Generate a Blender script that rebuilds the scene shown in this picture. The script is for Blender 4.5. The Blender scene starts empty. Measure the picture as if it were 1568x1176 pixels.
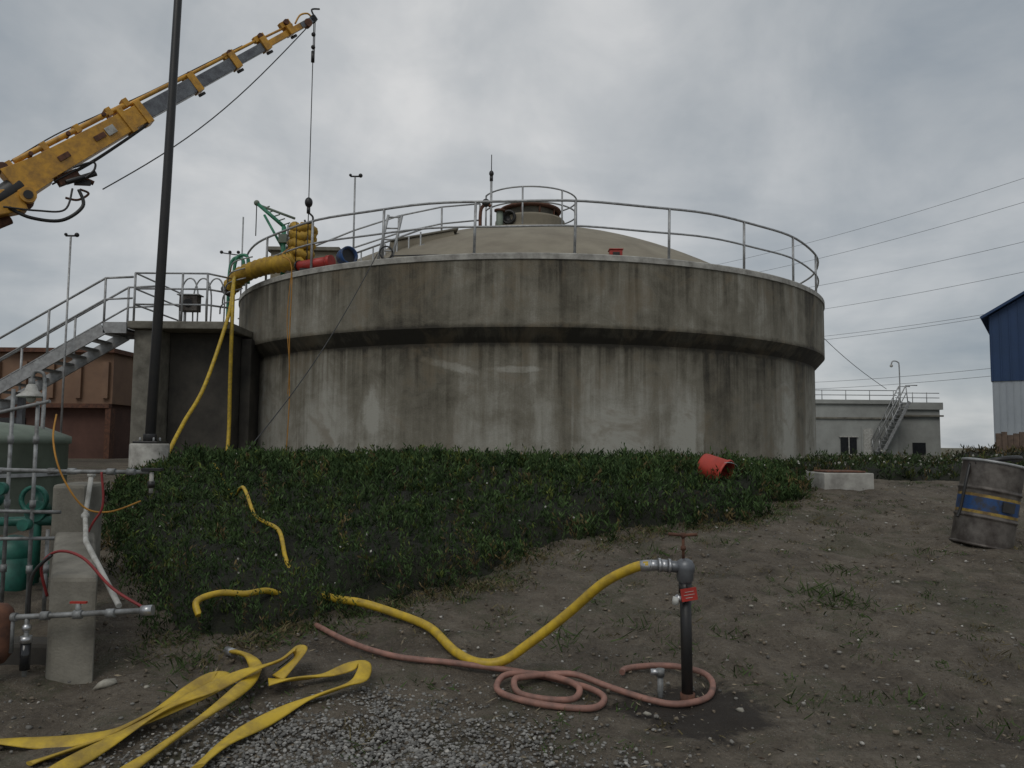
import bpy, math, random
import numpy as np
from mathutils import Vector, Matrix, noise as mnoise
random.seed(7); rng=np.random.default_rng(7)
D=bpy.data; SC=bpy.context.scene

# ---------------------------------------------------------------- terrain height
def terr(x,y):
    x=np.asarray(x,float); y=np.asarray(y,float)
    s=0.158*(y-4.5)
    s=0.5*(s+np.sqrt(s*s+0.01))
    z=0.5*(s+1.1-np.sqrt((s-1.1)**2+0.02))
    near=np.exp(-((y-8)/9)**2)
    z=z+near*(0.018*np.sin(1.3*x+0.7*y)+0.012*np.sin(2.9*x-1.7*y+1)+0.008*np.sin(6.1*x+4.3*y))
    z=z-0.05*np.exp(-((x-0.98)**2+(y-4.93)**2)/0.08)
    return z
def T(x,y): return float(terr(x,y))

# ---------------------------------------------------------------- node helper
class G:
    def __init__(s,name,world=False):
        if world: s.nt=world
        else:
            s.m=D.materials.new(name); s.m.use_nodes=True; s.nt=s.m.node_tree
            s.nt.nodes.clear()
            s.out=s.n('ShaderNodeOutputMaterial'); s.b=s.n('ShaderNodeBsdfPrincipled')
            s.nt.links.new(s.b.outputs[0],s.out.inputs[0])
    def n(s,t): return s.nt.nodes.new(t)
    def set(s,inp,v):
        if isinstance(v,bpy.types.NodeSocket): s.nt.links.new(v,inp)
        elif isinstance(v,(tuple,list)) and len(v)==3 and inp.type=='RGBA': inp.default_value=(*v,1)
        else: inp.default_value=v
    def math(s,op,a,b=0.0,c=None,clamp=False):
        m=s.n('ShaderNodeMath'); m.operation=op; m.use_clamp=clamp
        s.set(m.inputs[0],a); s.set(m.inputs[1],b)
        if c is not None: s.set(m.inputs[2],c)
        return m.outputs[0]
    def vec(s,x,y,z=0.0):
        m=s.n('ShaderNodeCombineXYZ'); s.set(m.inputs[0],x); s.set(m.inputs[1],y); s.set(m.inputs[2],z); return m.outputs[0]
    def obj(s,which='Object'): return s.n('ShaderNodeTexCoord').outputs[which]
    def sep(s,v):
        m=s.n('ShaderNodeSeparateXYZ'); s.set(m.inputs[0],v); return m.outputs
    def noise(s,v,scale,detail=4,rough=0.55,dist=0.0):
        m=s.n('ShaderNodeTexNoise'); s.set(m.inputs['Vector'],v); m.inputs['Scale'].default_value=scale
        m.inputs['Detail'].default_value=detail; m.inputs['Roughness'].default_value=rough; m.inputs['Distortion'].default_value=dist
        return m.outputs['Fac']
    def voro(s,v,scale,out='Distance',feature='F1'):
        m=s.n('ShaderNodeTexVoronoi'); m.feature=feature; s.set(m.inputs['Vector'],v); m.inputs['Scale'].default_value=scale
        return m.outputs[out]
    def ramp(s,f,stops):
        m=s.n('ShaderNodeValToRGB'); s.set(m.inputs[0],f); r=m.color_ramp
        while len(r.elements)<len(stops): r.elements.new(0.5)
        for e,(p,c) in zip(r.elements,stops):
            e.position=p
            if not isinstance(c,(tuple,list)): c=(c,c,c)
            e.color=(*c,1)
        return m.outputs[0]
    def mix(s,f,a,b,blend='MIX'):
        m=s.n('ShaderNodeMix'); m.data_type='RGBA'; m.blend_type=blend
        s.set(m.inputs[0],f); s.set(m.inputs[6],a); s.set(m.inputs[7],b); return m.outputs[2]
    def step(s,v,a,b):
        m=s.n('ShaderNodeMapRange'); m.interpolation_type='SMOOTHSTEP'
        s.set(m.inputs[0],v); m.inputs[1].default_value=a; m.inputs[2].default_value=b
        return m.outputs[0]
    def attr(s,name):
        m=s.n('ShaderNodeAttribute'); m.attribute_name=name; return m.outputs['Color']
    def bump(s,h,strength=0.3,dist=0.02):
        m=s.n('ShaderNodeBump'); s.set(m.inputs['Height'],h); m.inputs['Strength'].default_value=strength; m.inputs['Distance'].default_value=dist
        s.nt.links.new(m.outputs[0],s.b.inputs['Normal'])
    def fin(s,col,rough=0.8,metal=0.0):
        s.set(s.b.inputs['Base Color'],col); s.set(s.b.inputs['Roughness'],rough); s.set(s.b.inputs['Metallic'],metal); return s.m

def mk(name,c1,c2=None,rough=0.7,metal=0.0,scale=6,lo=0.35,hi=0.65,bump=0.15,bs=60,dist=0.004):
    g=G(name); v=g.obj()
    if c2 is None: c2=tuple(k*0.65 for k in c1)
    f=g.noise(v,scale,6,0.65)
    col=g.ramp(f,[(lo,c2),(hi,c1)])
    g.bump(g.noise(v,bs,3),bump,dist)
    return g.fin(col,rough,metal)

M={}
M['galv']=mk('galvanised_steel',(0.42,0.43,0.43),(0.25,0.25,0.25),0.5,0.35,9)
M['pipe']=mk('dull_galvanised_pipe',(0.30,0.31,0.31),(0.13,0.13,0.125),0.6,0.3,11)
M['black']=mk('black_paint',(0.012,0.012,0.013),(0.02,0.018,0.016),0.45,0,8)
M['blackr']=mk('black_rubber',(0.02,0.02,0.02),(0.03,0.03,0.03),0.6)
M['yel']=mk('crane_yellow_paint',(0.62,0.32,0.035),(0.33,0.17,0.035),0.45,0,5,0.35,0.6)
M['boomgrey']=mk('boom_grey_steel',(0.17,0.18,0.19),(0.09,0.09,0.1),0.4,0.4,7)
M['rust']=mk('rusty_steel',(0.16,0.07,0.04),(0.07,0.035,0.025),0.85,0.1,12)
M['hose']=mk('yellow_hose_rubber',(0.58,0.39,0.02),(0.34,0.23,0.03),0.5,0,14)
M['flat']=mk('yellow_lay_flat_hose',(0.60,0.41,0.03),(0.30,0.20,0.035),0.55,0,6,0.35,0.62,0.4,90,0.006)
M['pink']=mk('pink_hose_rubber',(0.33,0.165,0.125),(0.17,0.095,0.075),0.6,0,11)
M['conc']=mk('concrete',(0.25,0.235,0.195),(0.10,0.092,0.075),0.9,0,3,0.3,0.7,0.4,50,0.012)
M['concdark']=mk('stained_concrete',(0.085,0.076,0.062),(0.03,0.028,0.025),0.9,0,1.5,0.3,0.7,0.3,40,0.01)
M['conclt']=mk('light_concrete',(0.44,0.43,0.39),(0.22,0.21,0.19),0.9,0,4,0.35,0.65,0.3,50,0.008)
M['dome']=mk('beige_roof_coating',(0.27,0.24,0.18),(0.18,0.155,0.115),0.85,0,1.2,0.3,0.7,0.2,30,0.01)
M['red']=mk('red_plastic',(0.45,0.035,0.025),(0.30,0.03,0.02),0.45,0,8)
M['green']=mk('green_paint',(0.05,0.26,0.15),(0.03,0.15,0.09),0.5,0,8)
M['teal']=mk('teal_paint',(0.02,0.15,0.11),(0.012,0.07,0.055),0.5,0,8)
M['palegreen']=mk('pale_green_paint',(0.20,0.24,0.19),(0.12,0.145,0.115),0.6,0,2)
M['white']=mk('white_paint',(0.52,0.52,0.49),(0.28,0.27,0.24),0.6,0,9)
M['silver']=mk('aluminium',(0.55,0.56,0.57),(0.35,0.35,0.36),0.35,0.8,10)
M['duct']=mk('yellow_duct_fabric',(0.54,0.33,0.03),(0.32,0.19,0.03),0.65,0,6)
M['brownpanel']=mk('brown_panel',(0.24,0.145,0.09),(0.17,0.10,0.065),0.8,0,1)
M['maroon']=mk('maroon_brick',(0.12,0.06,0.045),(0.08,0.04,0.03),0.9,0,2)
M['glass']=mk('dark_glass',(0.012,0.014,0.016),(0.02,0.02,0.022),0.15)
M['greywall']=mk('grey_plaster_wall',(0.36,0.37,0.35),(0.25,0.255,0.24),0.85,0,0.6)
M['blue']=mk('blue_metal_cladding',(0.012,0.042,0.12),(0.01,0.035,0.09),0.6,0,0.4)
M['whiteclad']=mk('pale_cladding',(0.34,0.37,0.40),(0.28,0.31,0.34),0.6,0,0.5)
M['bluep']=mk('blue_drum_paint',(0.012,0.055,0.17),(0.03,0.035,0.05),0.5,0,7,0.40,0.52)
M['drum']=mk('weathered_drum_metal',(0.15,0.135,0.12),(0.05,0.04,0.034),0.55,0.35,5,0.38,0.62)
M['drumy']=mk('faded_yellow_drum_band',(0.34,0.23,0.04),(0.13,0.08,0.03),0.6,0,9,0.4,0.6)
M['wood']=mk('weathered_wood',(0.16,0.11,0.08),(0.09,0.065,0.05),0.9,0,5)
M['orange']=mk('orange_rope',(0.50,0.24,0.04),None,0.8)
M['cable']=mk('steel_cable',(0.06,0.06,0.06),(0.04,0.04,0.04),0.6,0.3)
M['wire']=mk('overhead_conductor',(0.16,0.17,0.18),(0.13,0.14,0.15),0.7)
M['redpipe']=mk('red_hose',(0.28,0.03,0.03),None,0.6)
M['bucketred']=mk('bucket_red',(0.50,0.055,0.032),(0.36,0.045,0.03),0.5,0,5)

# --- tank concrete : streaked and stained along arc length / height
def tank_mat():
    g=G('streaked_tank_concrete'); v=g.obj(); x,y,z=g.sep(v)
    a=g.math('MULTIPLY',g.math('ARCTAN2',x,g.math('MULTIPLY',y,-1.0)),8.0)
    wide=g.noise(g.vec(g.math('MULTIPLY',a,0.75),g.math('MULTIPLY',z,0.12),3.1),1.0,4,0.6)
    mid=g.noise(g.vec(g.math('MULTIPLY',a,3.0),g.math('MULTIPLY',z,0.28),9.0),1.0,5,0.65,0.3)
    fine=g.noise(g.vec(g.math('MULTIPLY',a,13.0),g.math('MULTIPLY',z,0.7),1.0),1.0,4,0.65)
    runs=g.noise(g.vec(g.math('MULTIPLY',a,5.5),g.math('MULTIPLY',z,0.10),21.0),1.0,3,0.6)
    blot=g.noise(g.vec(a,g.math('MULTIPLY',z,1.1),4.0),1.15,8,0.68,0.6)
    blot2=g.noise(g.vec(a,z,14.0),3.2,6,0.7,0.5)
    grit=g.noise(g.vec(a,z,2.0),30,4,0.75)
    f=g.math('ADD',g.math('MULTIPLY',wide,0.36),g.math('MULTIPLY',mid,0.26))
    f=g.math('ADD',f,g.math('MULTIPLY',blot,0.36)); f=g.math('ADD',f,g.math('MULTIPLY',fine,0.12))
    f=g.math('ADD',f,g.math('MULTIPLY',grit,0.12)); f=g.math('ADD',f,g.math('MULTIPLY',blot2,0.18))
    f=g.math('SUBTRACT',f,0.155)
    lower=g.step(z,3.75,3.6)
    hgt=g.step(z,3.7,1.3)
    f=g.math('ADD',f,g.math('MULTIPLY',g.math('MULTIPLY',hgt,lower),0.10))
    # thin dark runs that start at the top edges and fade downwards
    reach=g.math('ADD',g.math('MULTIPLY',g.step(z,2.0,3.5),lower),g.math('MULTIPLY',g.step(z,3.9,5.1),g.step(z,3.8,3.9)))
    rn=g.math('MULTIPLY',g.step(runs,0.50,0.62),reach)
    f=g.math('SUBTRACT',f,g.math('MULTIPLY',rn,0.085))
    lr=g.math('MULTIPLY',g.step(runs,0.42,0.32),g.math('ADD',hgt,0.3))
    f=g.math('ADD',f,g.math('MULTIPLY',lr,0.045))
    warp=g.math('SUBTRACT',g.noise(g.vec(g.math('MULTIPLY',a,2.0),g.math('MULTIPLY',z,1.0),7.),1.0,4),0.5)
    aw=g.math('ADD',a,g.math('MULTIPLY',warp,0.28))
    def band(c0,c1,s0=0.05,s1=0.3):
        return g.math('MULTIPLY',g.step(aw,c0,c0+s0),g.step(aw,c1+s1,c1))
    d=g.math('MULTIPLY',band(3.6,5.6,0.06,0.8),lower)
    d2=g.math('MULTIPLY',band(0.35,0.75,0.15,0.2),0.6)
    d3=g.math('MULTIPLY',band(-3.1,-1.9,0.4,0.6),0.45)
    d4=g.math('MULTIPLY',band(7.0,7.6,0.2,0.2),0.8)
    dk=g.math('ADD',g.math('ADD',d,d2),g.math('ADD',d3,d4))
    f=g.math('SUBTRACT',f,g.math('MULTIPLY',dk,0.115))
    lt=g.math('MULTIPLY',g.math('ADD',band(2.7,3.35,0.4,0.1),g.math('ADD',band(0.9,2.1,0.3,0.4),band(6.2,6.8,0.2,0.2))),g.math('MULTIPLY',hgt,lower))
    f=g.math('ADD',f,g.math('MULTIPLY',lt,0.13))
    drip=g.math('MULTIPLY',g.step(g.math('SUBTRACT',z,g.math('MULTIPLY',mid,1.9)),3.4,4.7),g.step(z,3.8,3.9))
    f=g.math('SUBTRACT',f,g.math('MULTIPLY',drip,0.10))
    ch=g.math('MULTIPLY',g.step(z,3.48,3.62),g.step(g.math('ADD',z,g.math('MULTIPLY',blot2,-0.25)),3.86,3.74))  # chamfer band: soil streaks plus shade of the underside, painted into the colour
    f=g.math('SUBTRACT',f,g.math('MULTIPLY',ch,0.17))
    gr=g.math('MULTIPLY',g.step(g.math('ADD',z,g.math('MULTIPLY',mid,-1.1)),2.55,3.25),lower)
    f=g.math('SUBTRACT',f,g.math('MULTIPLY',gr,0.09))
    def patch(ca,cz,ra,rz,k):
        q=g.math('ADD',g.math('POWER',g.math('ABSOLUTE',g.math('DIVIDE',g.math('SUBTRACT',a,ca),ra)),2.0),g.math('POWER',g.math('ABSOLUTE',g.math('DIVIDE',g.math('SUBTRACT',g.math('ADD',z,g.math('MULTIPLY',a,k)),cz),rz)),2.0))
        q=g.math('ADD',q,g.math('MULTIPLY',g.math('SUBTRACT',blot2,0.5),4.0))
        return g.step(q,1.3,0.3)
    p=g.math('ADD',patch(-0.45,3.07,0.55,0.07,0.0),g.math('ADD',patch(-1.75,2.7,0.6,0.10,0.25),patch(-3.55,2.25,0.22,0.5,0.0)),clamp=True)
    f=g.math('ADD',f,g.math('MULTIPLY',p,0.11))
    col=g.ramp(f,[(0.33,(0.042,0.037,0.028)),(0.44,(0.105,0.094,0.070)),(0.56,(0.195,0.180,0.142)),(0.70,(0.36,0.35,0.305))])
    col=g.mix(g.math('MULTIPLY',g.step(blot,0.50,0.66),0.50),col,(0.145,0.110,0.066))
    g.bump(g.math('ADD',grit,g.math('MULTIPLY',blot,0.6)),0.4,0.02)
    return g.fin(col,0.92)
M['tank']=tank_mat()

# --- ground
def dirt_mat():
    g=G('dry_dirt_ground'); v=g.obj(); x,y,z=g.sep(v)
    n1=g.noise(v,0.8,6,0.65,0.4); n2=g.noise(v,4.5,6,0.68,0.4); n3=g.noise(v,38,5,0.78); n4=g.noise(v,130,2,0.6)
    f=g.math('ADD',g.math('MULTIPLY',n1,0.34),g.math('ADD',g.math('MULTIPLY',n2,0.36),g.math('MULTIPLY',n3,0.30)))
    col=g.ramp(f,[(0.38,(0.060,0.047,0.033)),(0.47,(0.130,0.105,0.076)),(0.55,(0.195,0.162,0.120)),(0.65,(0.29,0.255,0.20))])
    gm=g.math('MULTIPLY',g.step(g.noise(v,1.6,6,0.7,0.5),0.51,0.60),g.step(n3,0.42,0.54))
    col=g.mix(g.math('MULTIPLY',gm,0.7),col,(0.068,0.072,0.034))
    vd=g.voro(v,55); sp=g.math('MULTIPLY',g.step(vd,0.28,0.18),g.step(g.noise(v,9,3),0.44,0.56))
    col=g.mix(g.math('MULTIPLY',sp,0.8),col,(0.32,0.30,0.26))
    lit=g.math('MULTIPLY',g.step(g.noise(v,70,3,0.7,1.5),0.55,0.63),g.step(g.noise(v,2.3,3),0.42,0.56))
    col=g.mix(g.math('MULTIPLY',lit,0.75),col,(0.035,0.027,0.019))
    dx=g.math('SUBTRACT',x,1.10); dy=g.math('MULTIPLY',g.math('SUBTRACT',y,4.80),1.2)
    r=g.math('SQRT',g.math('ADD',g.math('MULTIPLY',dx,dx),g.math('MULTIPLY',dy,dy)))
    r=g.math('ADD',r,g.math('MULTIPLY',g.math('SUBTRACT',n2,0.5),0.7))
    wet=g.step(r,0.50,0.36)
    col=g.mix(g.math('MULTIPLY',wet,0.82),col,(0.022,0.016,0.012))
    col=g.mix(g.math('MULTIPLY',g.step(y,16,40),0.6),col,(0.10,0.10,0.06))
    h=g.math('ADD',g.math('MULTIPLY',n3,0.9),g.math('ADD',g.math('MULTIPLY',n4,0.35),g.math('MULTIPLY',n2,0.9)))
    h=g.math('ADD',h,g.math('MULTIPLY',sp,0.4))
    g.bump(h,1.0,0.04)
    return g.fin(col,0.93)
M['dirt']=dirt_mat()
def tint_mat(name,rough,mult=1.0,spec=0.3):
    g=G(name); c=g.attr('tint'); f=g.noise(g.obj(),30,2)
    c=g.mix(1.0,c,g.ramp(f,[(0.3,0.7),(0.7,1.15)]),'MULTIPLY')
    g.b.inputs['Specular IOR Level'].default_value=spec
    return g.fin(c,rough)
M['leaf']=tint_mat('shrub_leaves',0.75,1.0,0.15)
M['stone']=tint_mat('stones',0.9)
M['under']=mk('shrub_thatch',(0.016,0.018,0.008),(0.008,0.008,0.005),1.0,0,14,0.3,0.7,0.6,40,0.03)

# ---------------------------------------------------------------- mesh helpers
def cr(pts,n=8,closed=False):
    P=[Vector(p) for p in pts]; out=[]
    m=len(P)
    for i in range(m-1):
        p0=P[max(i-1,0)];p1=P[i];p2=P[i+1];p3=P[min(i+2,m-1)]
        for k in range(n):
            t=k/n
            out.append(0.5*((2*p1)+(p2-p0)*t+(2*p0-5*p1+4*p2-p3)*t*t+(3*p1-p0-3*p2+p3)*t**3))
    out.append(P[-1]); return out
class MB:
    def __init__(s): s.V=[];s.F=[];s.M=[];s.S=[];s.ml=[]
    def mi(s,m):
        if m not in s.ml: s.ml.append(m)
        return s.ml.index(m)
    def add(s,vs,fs,mat,smooth=False):
        o=len(s.V); s.V+= [tuple(v) for v in vs]; k=s.mi(mat)
        for f in fs: s.F.append(tuple(i+o for i in f)); s.M.append(k); s.S.append(smooth)
    def box(s,lo,hi,mat,rot=None):
        c=(Vector(lo)+Vector(hi))/2; h=(Vector(hi)-Vector(lo))/2
        vs=[]
        for i in (-1,1):
            for j in (-1,1):
                for k in (-1,1):
                    p=Vector((i*h.x,j*h.y,k*h.z))
                    if rot is not None: p=rot@p
                    vs.append(c+p)
        s.add(vs,[(0,1,3,2),(4,6,7,5),(0,4,5,1),(2,3,7,6),(0,2,6,4),(1,5,7,3)],mat)
    def beam(s,p1,p2,w,h,mat,w2=None,h2=None,up=(0,0,1)):
        p1=Vector(p1);p2=Vector(p2);t=(p2-p1).normalized();sd=t.cross(Vector(up)).normalized();u=sd.cross(t)
        w2=w2 or w;h2=h2 or h;vs=[]
        for p,a,b in((p1,w,h),(p2,w2,h2)):
            for i,j in((-1,-1),(1,-1),(1,1),(-1,1)): vs.append(p+sd*i*a/2+u*j*b/2)
        s.add(vs,[(3,2,1,0),(4,5,6,7),(0,1,5,4),(1,2,6,5),(2,3,7,6),(3,0,4,7)],mat)
    def tube(s,path,r,mat,seg=10,flat=None):
        P=[Vector(p) for p in path]; n=len(P); R=r if isinstance(r,(list,tuple)) else [r]*n
        vs=[];fs=[];nrm=None
        for i,p in enumerate(P):
            t=(P[min(i+1,n-1)]-P[max(i-1,0)])
            t=t.normalized() if t.length>1e-9 else Vector((0,0,1))
            if flat:
                sd=t.cross(Vector((0,0,1)))
                sd=sd.normalized() if sd.length>1e-4 else nrm
                nrm=sd; u=sd.cross(t).normalized(); a,b=flat
                tw=0.45*math.sin(i*0.23+len(P)); sd,u=sd*math.cos(tw)+u*math.sin(tw),u*math.cos(tw)-sd*math.sin(tw)
            else:
                if nrm is None:
                    nrm=t.orthogonal().normalized()
                else:
                    nrm=(nrm-t*nrm.dot(t)); nrm=nrm.normalized() if nrm.length>1e-6 else t.orthogonal().normalized()
                sd=nrm;u=t.cross(sd);a=b=R[i]
            for k in range(seg):
                an=2*math.pi*k/seg; vs.append(p+sd*math.cos(an)*a+u*math.sin(an)*b)
        for i in range(n-1):
            for k in range(seg):
                k2=(k+1)%seg; fs.append((i*seg+k,i*seg+k2,(i+1)*seg+k2,(i+1)*seg+k))
        s.add(vs,fs,mat,True)
        o=len(s.V)-len(vs); k=s.mi(mat)
        s.F.append(tuple(o+j for j in reversed(range(seg)))); s.M.append(k); s.S.append(False)
        s.F.append(tuple(o+(n-1)*seg+j for j in range(seg))); s.M.append(k); s.S.append(False)
    def cyl(s,p1,p2,r,mat,r2=None,seg=14): s.tube([p1,p2],[r,r if r2 is None else r2],mat,seg)
    def lathe(s,prof,c,mat,seg=32,axis=None,smooth=True,a0=0,a1=2*math.pi):
        c=Vector(c); full=abs(a1-a0-2*math.pi)<1e-6
        q=Vector((0,0,1)).rotation_difference(Vector(axis)).to_matrix() if axis is not None else Matrix.Identity(3)
        ns=seg if full else seg+1; vs=[];fs=[]
        for r,z in prof:
            for k in range(ns):
                an=a0+(a1-a0)*k/seg; vs.append(c+q@Vector((r*math.cos(an),r*math.sin(an),z)))
        for i in range(len(prof)-1):
            for k in range(seg):
                k2=(k+1)%ns; fs.append((i*ns+k,i*ns+k2,(i+1)*ns+k2,(i+1)*ns+k))
        s.add(vs,fs,mat,smooth)
    def sphere(s,c,r,mat,seg=12,sq=1.0):
        n=8; s.lathe([(max(1e-4,r*math.sin(math.pi*i/n)),-r*sq*math.cos(math.pi*i/n)) for i in range(n+1)],c,mat,seg)
    def build(s,name,parent=None,origin=(0,0,0),bevel=0.0,auto=True):
        o=Vector(origin); me=D.meshes.new(name+'_mesh')
        me.from_pydata([tuple(Vector(v)-o) for v in s.V],[],s.F)
        for m in s.ml: me.materials.append(M[m])
        me.polygons.foreach_set('material_index',s.M); me.polygons.foreach_set('use_smooth',s.S); me.update()
        ob=D.objects.new(name,me); SC.collection.objects.link(ob); ob.location=o
        if parent: ob.parent=parent
        if bevel>0:
            b=ob.modifiers.new('edge_wear','BEVEL'); b.width=bevel; b.segments=2; b.limit_method='ANGLE'; b.angle_limit=math.radians(50)
        return ob
def empty(name):
    e=D.objects.new(name,None); SC.collection.objects.link(e); e.empty_display_size=0.3; return e
def npmesh(name,V,F,mat,tint=None):
    me=D.meshes.new(name+'_mesh'); k=F.shape[1]
    me.vertices.add(len(V)); me.vertices.foreach_set('co',V.astype(np.float32).ravel())
    me.loops.add(F.size); me.loops.foreach_set('vertex_index',F.astype(np.int32).ravel())
    me.polygons.add(len(F)); me.polygons.foreach_set('loop_start',np.arange(0,F.size,k,dtype=np.int32))
    if tint is not None:
        a=me.color_attributes.new('tint','FLOAT_COLOR','POINT')
        a.data.foreach_set('color',np.c_[tint,np.ones(len(tint))].astype(np.float32).ravel())
    me.materials.append(M[mat]); me.update(); me.validate()
    ob=D.objects.new(name,me); SC.collection.objects.link(ob); return ob

# ---------------------------------------------------------------- ground sheet
xs=np.concatenate([-8-np.geomspace(0.3,900,26)[::-1],np.arange(-8,10,0.06),10+np.geomspace(0.3,900,26)])
ys=np.concatenate([3-np.geomspace(0.3,80,14)[::-1],np.arange(3,15,0.06),15+np.geomspace(0.3,1500,34)])
X,Y=np.meshgrid(xs,ys); Z=terr(X,Y)
for j in range(len(ys)):
    if 2.5<ys[j]<15.2:
        for i in range(len(xs)):
            if -8.2<xs[i]<10.2:
                Z[j,i]+=0.034*mnoise.noise((xs[i]*2.4,ys[j]*2.4,0))+0.022*mnoise.noise((xs[i]*7,ys[j]*7,5))
nx=len(xs); I=np.arange((len(ys)-1)*(nx-1)); jj=I//(nx-1); ii=I%(nx-1); b=jj*nx+ii
gr=npmesh('ground',np.c_[X.ravel(),Y.ravel(),Z.ravel()],np.c_[b,b+1,b+1+nx,b+nx],'dirt')
gr.data.polygons.foreach_set('use_smooth',[True]*len(gr.data.polygons))

# ---------------------------------------------------------------- vegetation
def inpoly(px,py,poly):
    ins=np.zeros(px.shape,bool); n=len(poly); dist=np.full(px.shape,1e9)
    for i in range(n):
        x1,y1=poly[i];x2,y2=poly[(i+1)%n]
        c=((y1>py)!=(y2>py)); xi=(x2-x1)*(py-y1)/((y2-y1)+1e-12)+x1
        ins^= c&(px<xi)
        dx,dy=x2-x1,y2-y1; t=np.clip(((px-x1)*dx+(py-y1)*dy)/(dx*dx+dy*dy),0,1)
        dist=np.minimum(dist,np.hypot(px-x1-t*dx,py-y1-t*dy))
    return ins,dist
def lump(x,y):
    u=x+0.35*np.sin(1.7*y+0.5);v=y+0.3*np.sin(2.3*x)
    return np.clip(0.5+0.5*(0.34*np.sin(1.9*u+1.3*v)+0.28*np.sin(4.1*u-2.9*v+2)+0.26*np.sin(7.3*u+5.3*v+1)+0.2*np.sin(11.3*v-8.1*u)),0,1)
def canopy(x,y,dist,hm=0.40):
    far=1-0.25*np.clip((y-10.5)/2.5,0,1)-0.20*np.clip((x-2.6)/2.0,0,1)
    return hm*far*(0.55+0.75*lump(x,y))*np.sqrt(np.clip(0.12+dist/0.65,0,1))
poly1=[(-2.55,5.75),(-2.05,5.62),(-1.75,5.75),(-1.40,6.02),(-0.95,6.5),(-0.55,6.75),(-0.1,7.1),(0.12,7.8),(0.75,8.2),(1.3,8.6),(1.9,8.9),(2.7,9.2),(3.3,10.0),(4.0,10.8),(4.3,12.2),(4.7,15),(6.6,17.8),(4,17.5),(0.5,16.2),(-4,17),(-5.6,17.2),(-5.5,14.5),(-5.6,12.6),(-4.9,9.6),(-3.9,7.7),(-3.0,6.5)]
def make_leaves(poly,dens,hm,scale,pal,flowers=0.0,dead=0.03,k=18):
    P=np.array(poly); lo=P.min(0)-0.1;hi=P.max(0)+0.1; n=int((hi-lo).prod()*dens)
    px=rng.uniform(lo[0],hi[0],n);py=rng.uniform(lo[1],hi[1],n)
    ins,dist=inpoly(px+0.10*np.sin(9*py)+0.06*np.sin(23*py),py+0.12*np.sin(7*px)+0.06*np.sin(19*px),poly)
    edge=dist<0.6
    keep=ins&(rng.random(n)<np.clip(7.0/py,0.35,1.0)*np.where(edge,1.0,0.72))
    px,py,dist=px[keep],py[keep],dist[keep]; n=len(px)
    h=canopy(px,py,dist,hm)*rng.uniform(0.70,1.10,n)+np.where(rng.random(n)<0.10,rng.uniform(0.02,0.13,n),0)
    gz=terr(px,py)
    sc=np.clip(py/7.5,0.85,1.6)*scale
    stem=np.c_[rng.normal(0,0.33,n),rng.normal(0,0.33,n)-0.12,np.ones(n)]; stem/=np.linalg.norm(stem,axis=1)[:,None]
    t=rng.uniform(0.0,1.0,(n,k))
    L=np.minimum(np.where(dist<0.6,0.42,0.22),h+0.04)
    top=np.c_[px,py,gz+h]
    pos=top[:,None,:]-stem[:,None,:]*(L[:,None]*(1-t))[:,:,None]
    pos+=rng.normal(0,0.012,(n,k,3))*sc[:,None,None]
    rd=rng.normal(0,1,(n,k,3)); rd[:,:,2]*=0.5
    d=stem[:,None,:]*0.95+rd*0.5; d/=np.linalg.norm(d,axis=2)[:,:,None]
    ll=rng.uniform(0.028,0.064,(n,k))*sc[:,None]; ww=ll*rng.uniform(0.08,0.14,(n,k))
    sd=np.cross(d,rng.normal(0,1,(n,k,3))); sd/=np.linalg.norm(sd,axis=2)[:,:,None]+1e-9
    v0=pos; v2=pos+d*ll[:,:,None]; mid=pos+d*(ll*0.55)[:,:,None]
    v1=mid+sd*ww[:,:,None]; v3=mid-sd*ww[:,:,None]
    V=np.stack([v0,v1,v2,v3],2).reshape(-1,3)
    F=np.arange(len(V)).reshape(-1,4)
    c0=np.array(pal[0]);c1=np.array(pal[1])
    mixs=np.clip(rng.random(n)**1.5*0.75+0.45*lump(px*1.7+3,py*1.7)-0.12,0,1)
    col=c0+(c1-c0)*mixs[:,None]
    yl=rng.random(n)<0.10*lump(px*0.7,py*0.9+2)*2; col[yl]=col[yl]*np.array([1.7,1.25,0.8])
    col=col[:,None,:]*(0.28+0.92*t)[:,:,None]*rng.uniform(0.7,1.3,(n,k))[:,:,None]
    dd=rng.random(n)<dead*np.where(dist<0.3,2.5,1); col[dd]=np.array([0.17,0.125,0.055])*rng.uniform(0.4,1,(dd.sum(),k,1))
    col=np.repeat(col.reshape(-1,1,3),4,1)
    cols=[col.reshape(-1,3)];Vs=[V];Fs=[F]
    if flowers>0:
        m=int(n*flowers); idx=rng.choice(n,m); c=top[idx]+rng.normal(0,0.02,(m,3)); c[:,2]+=0.01
        for q in range(2):
            a=rng.normal(0,1,(m,3));a/=np.linalg.norm(a,axis=1)[:,None];bb=np.cross(a,rng.normal(0,1,(m,3)));bb/=np.linalg.norm(bb,axis=1)[:,None]
            s_=(rng.uniform(0.006,0.016,m)*np.clip(c[:,1]/8,0.7,1.8))[:,None]
            V2=np.stack([c-a*s_,c+bb*s_,c+a*s_,c-bb*s_],1).reshape(-1,3); Fs.append(np.arange(len(V2)).reshape(-1,4)+sum(map(len,Vs)))
            Vs.append(V2); cols.append(np.tile([0.42,0.41,0.37],(len(V2),1)))
    return np.concatenate(Vs),np.concatenate(Fs),np.concatenate(cols)
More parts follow.
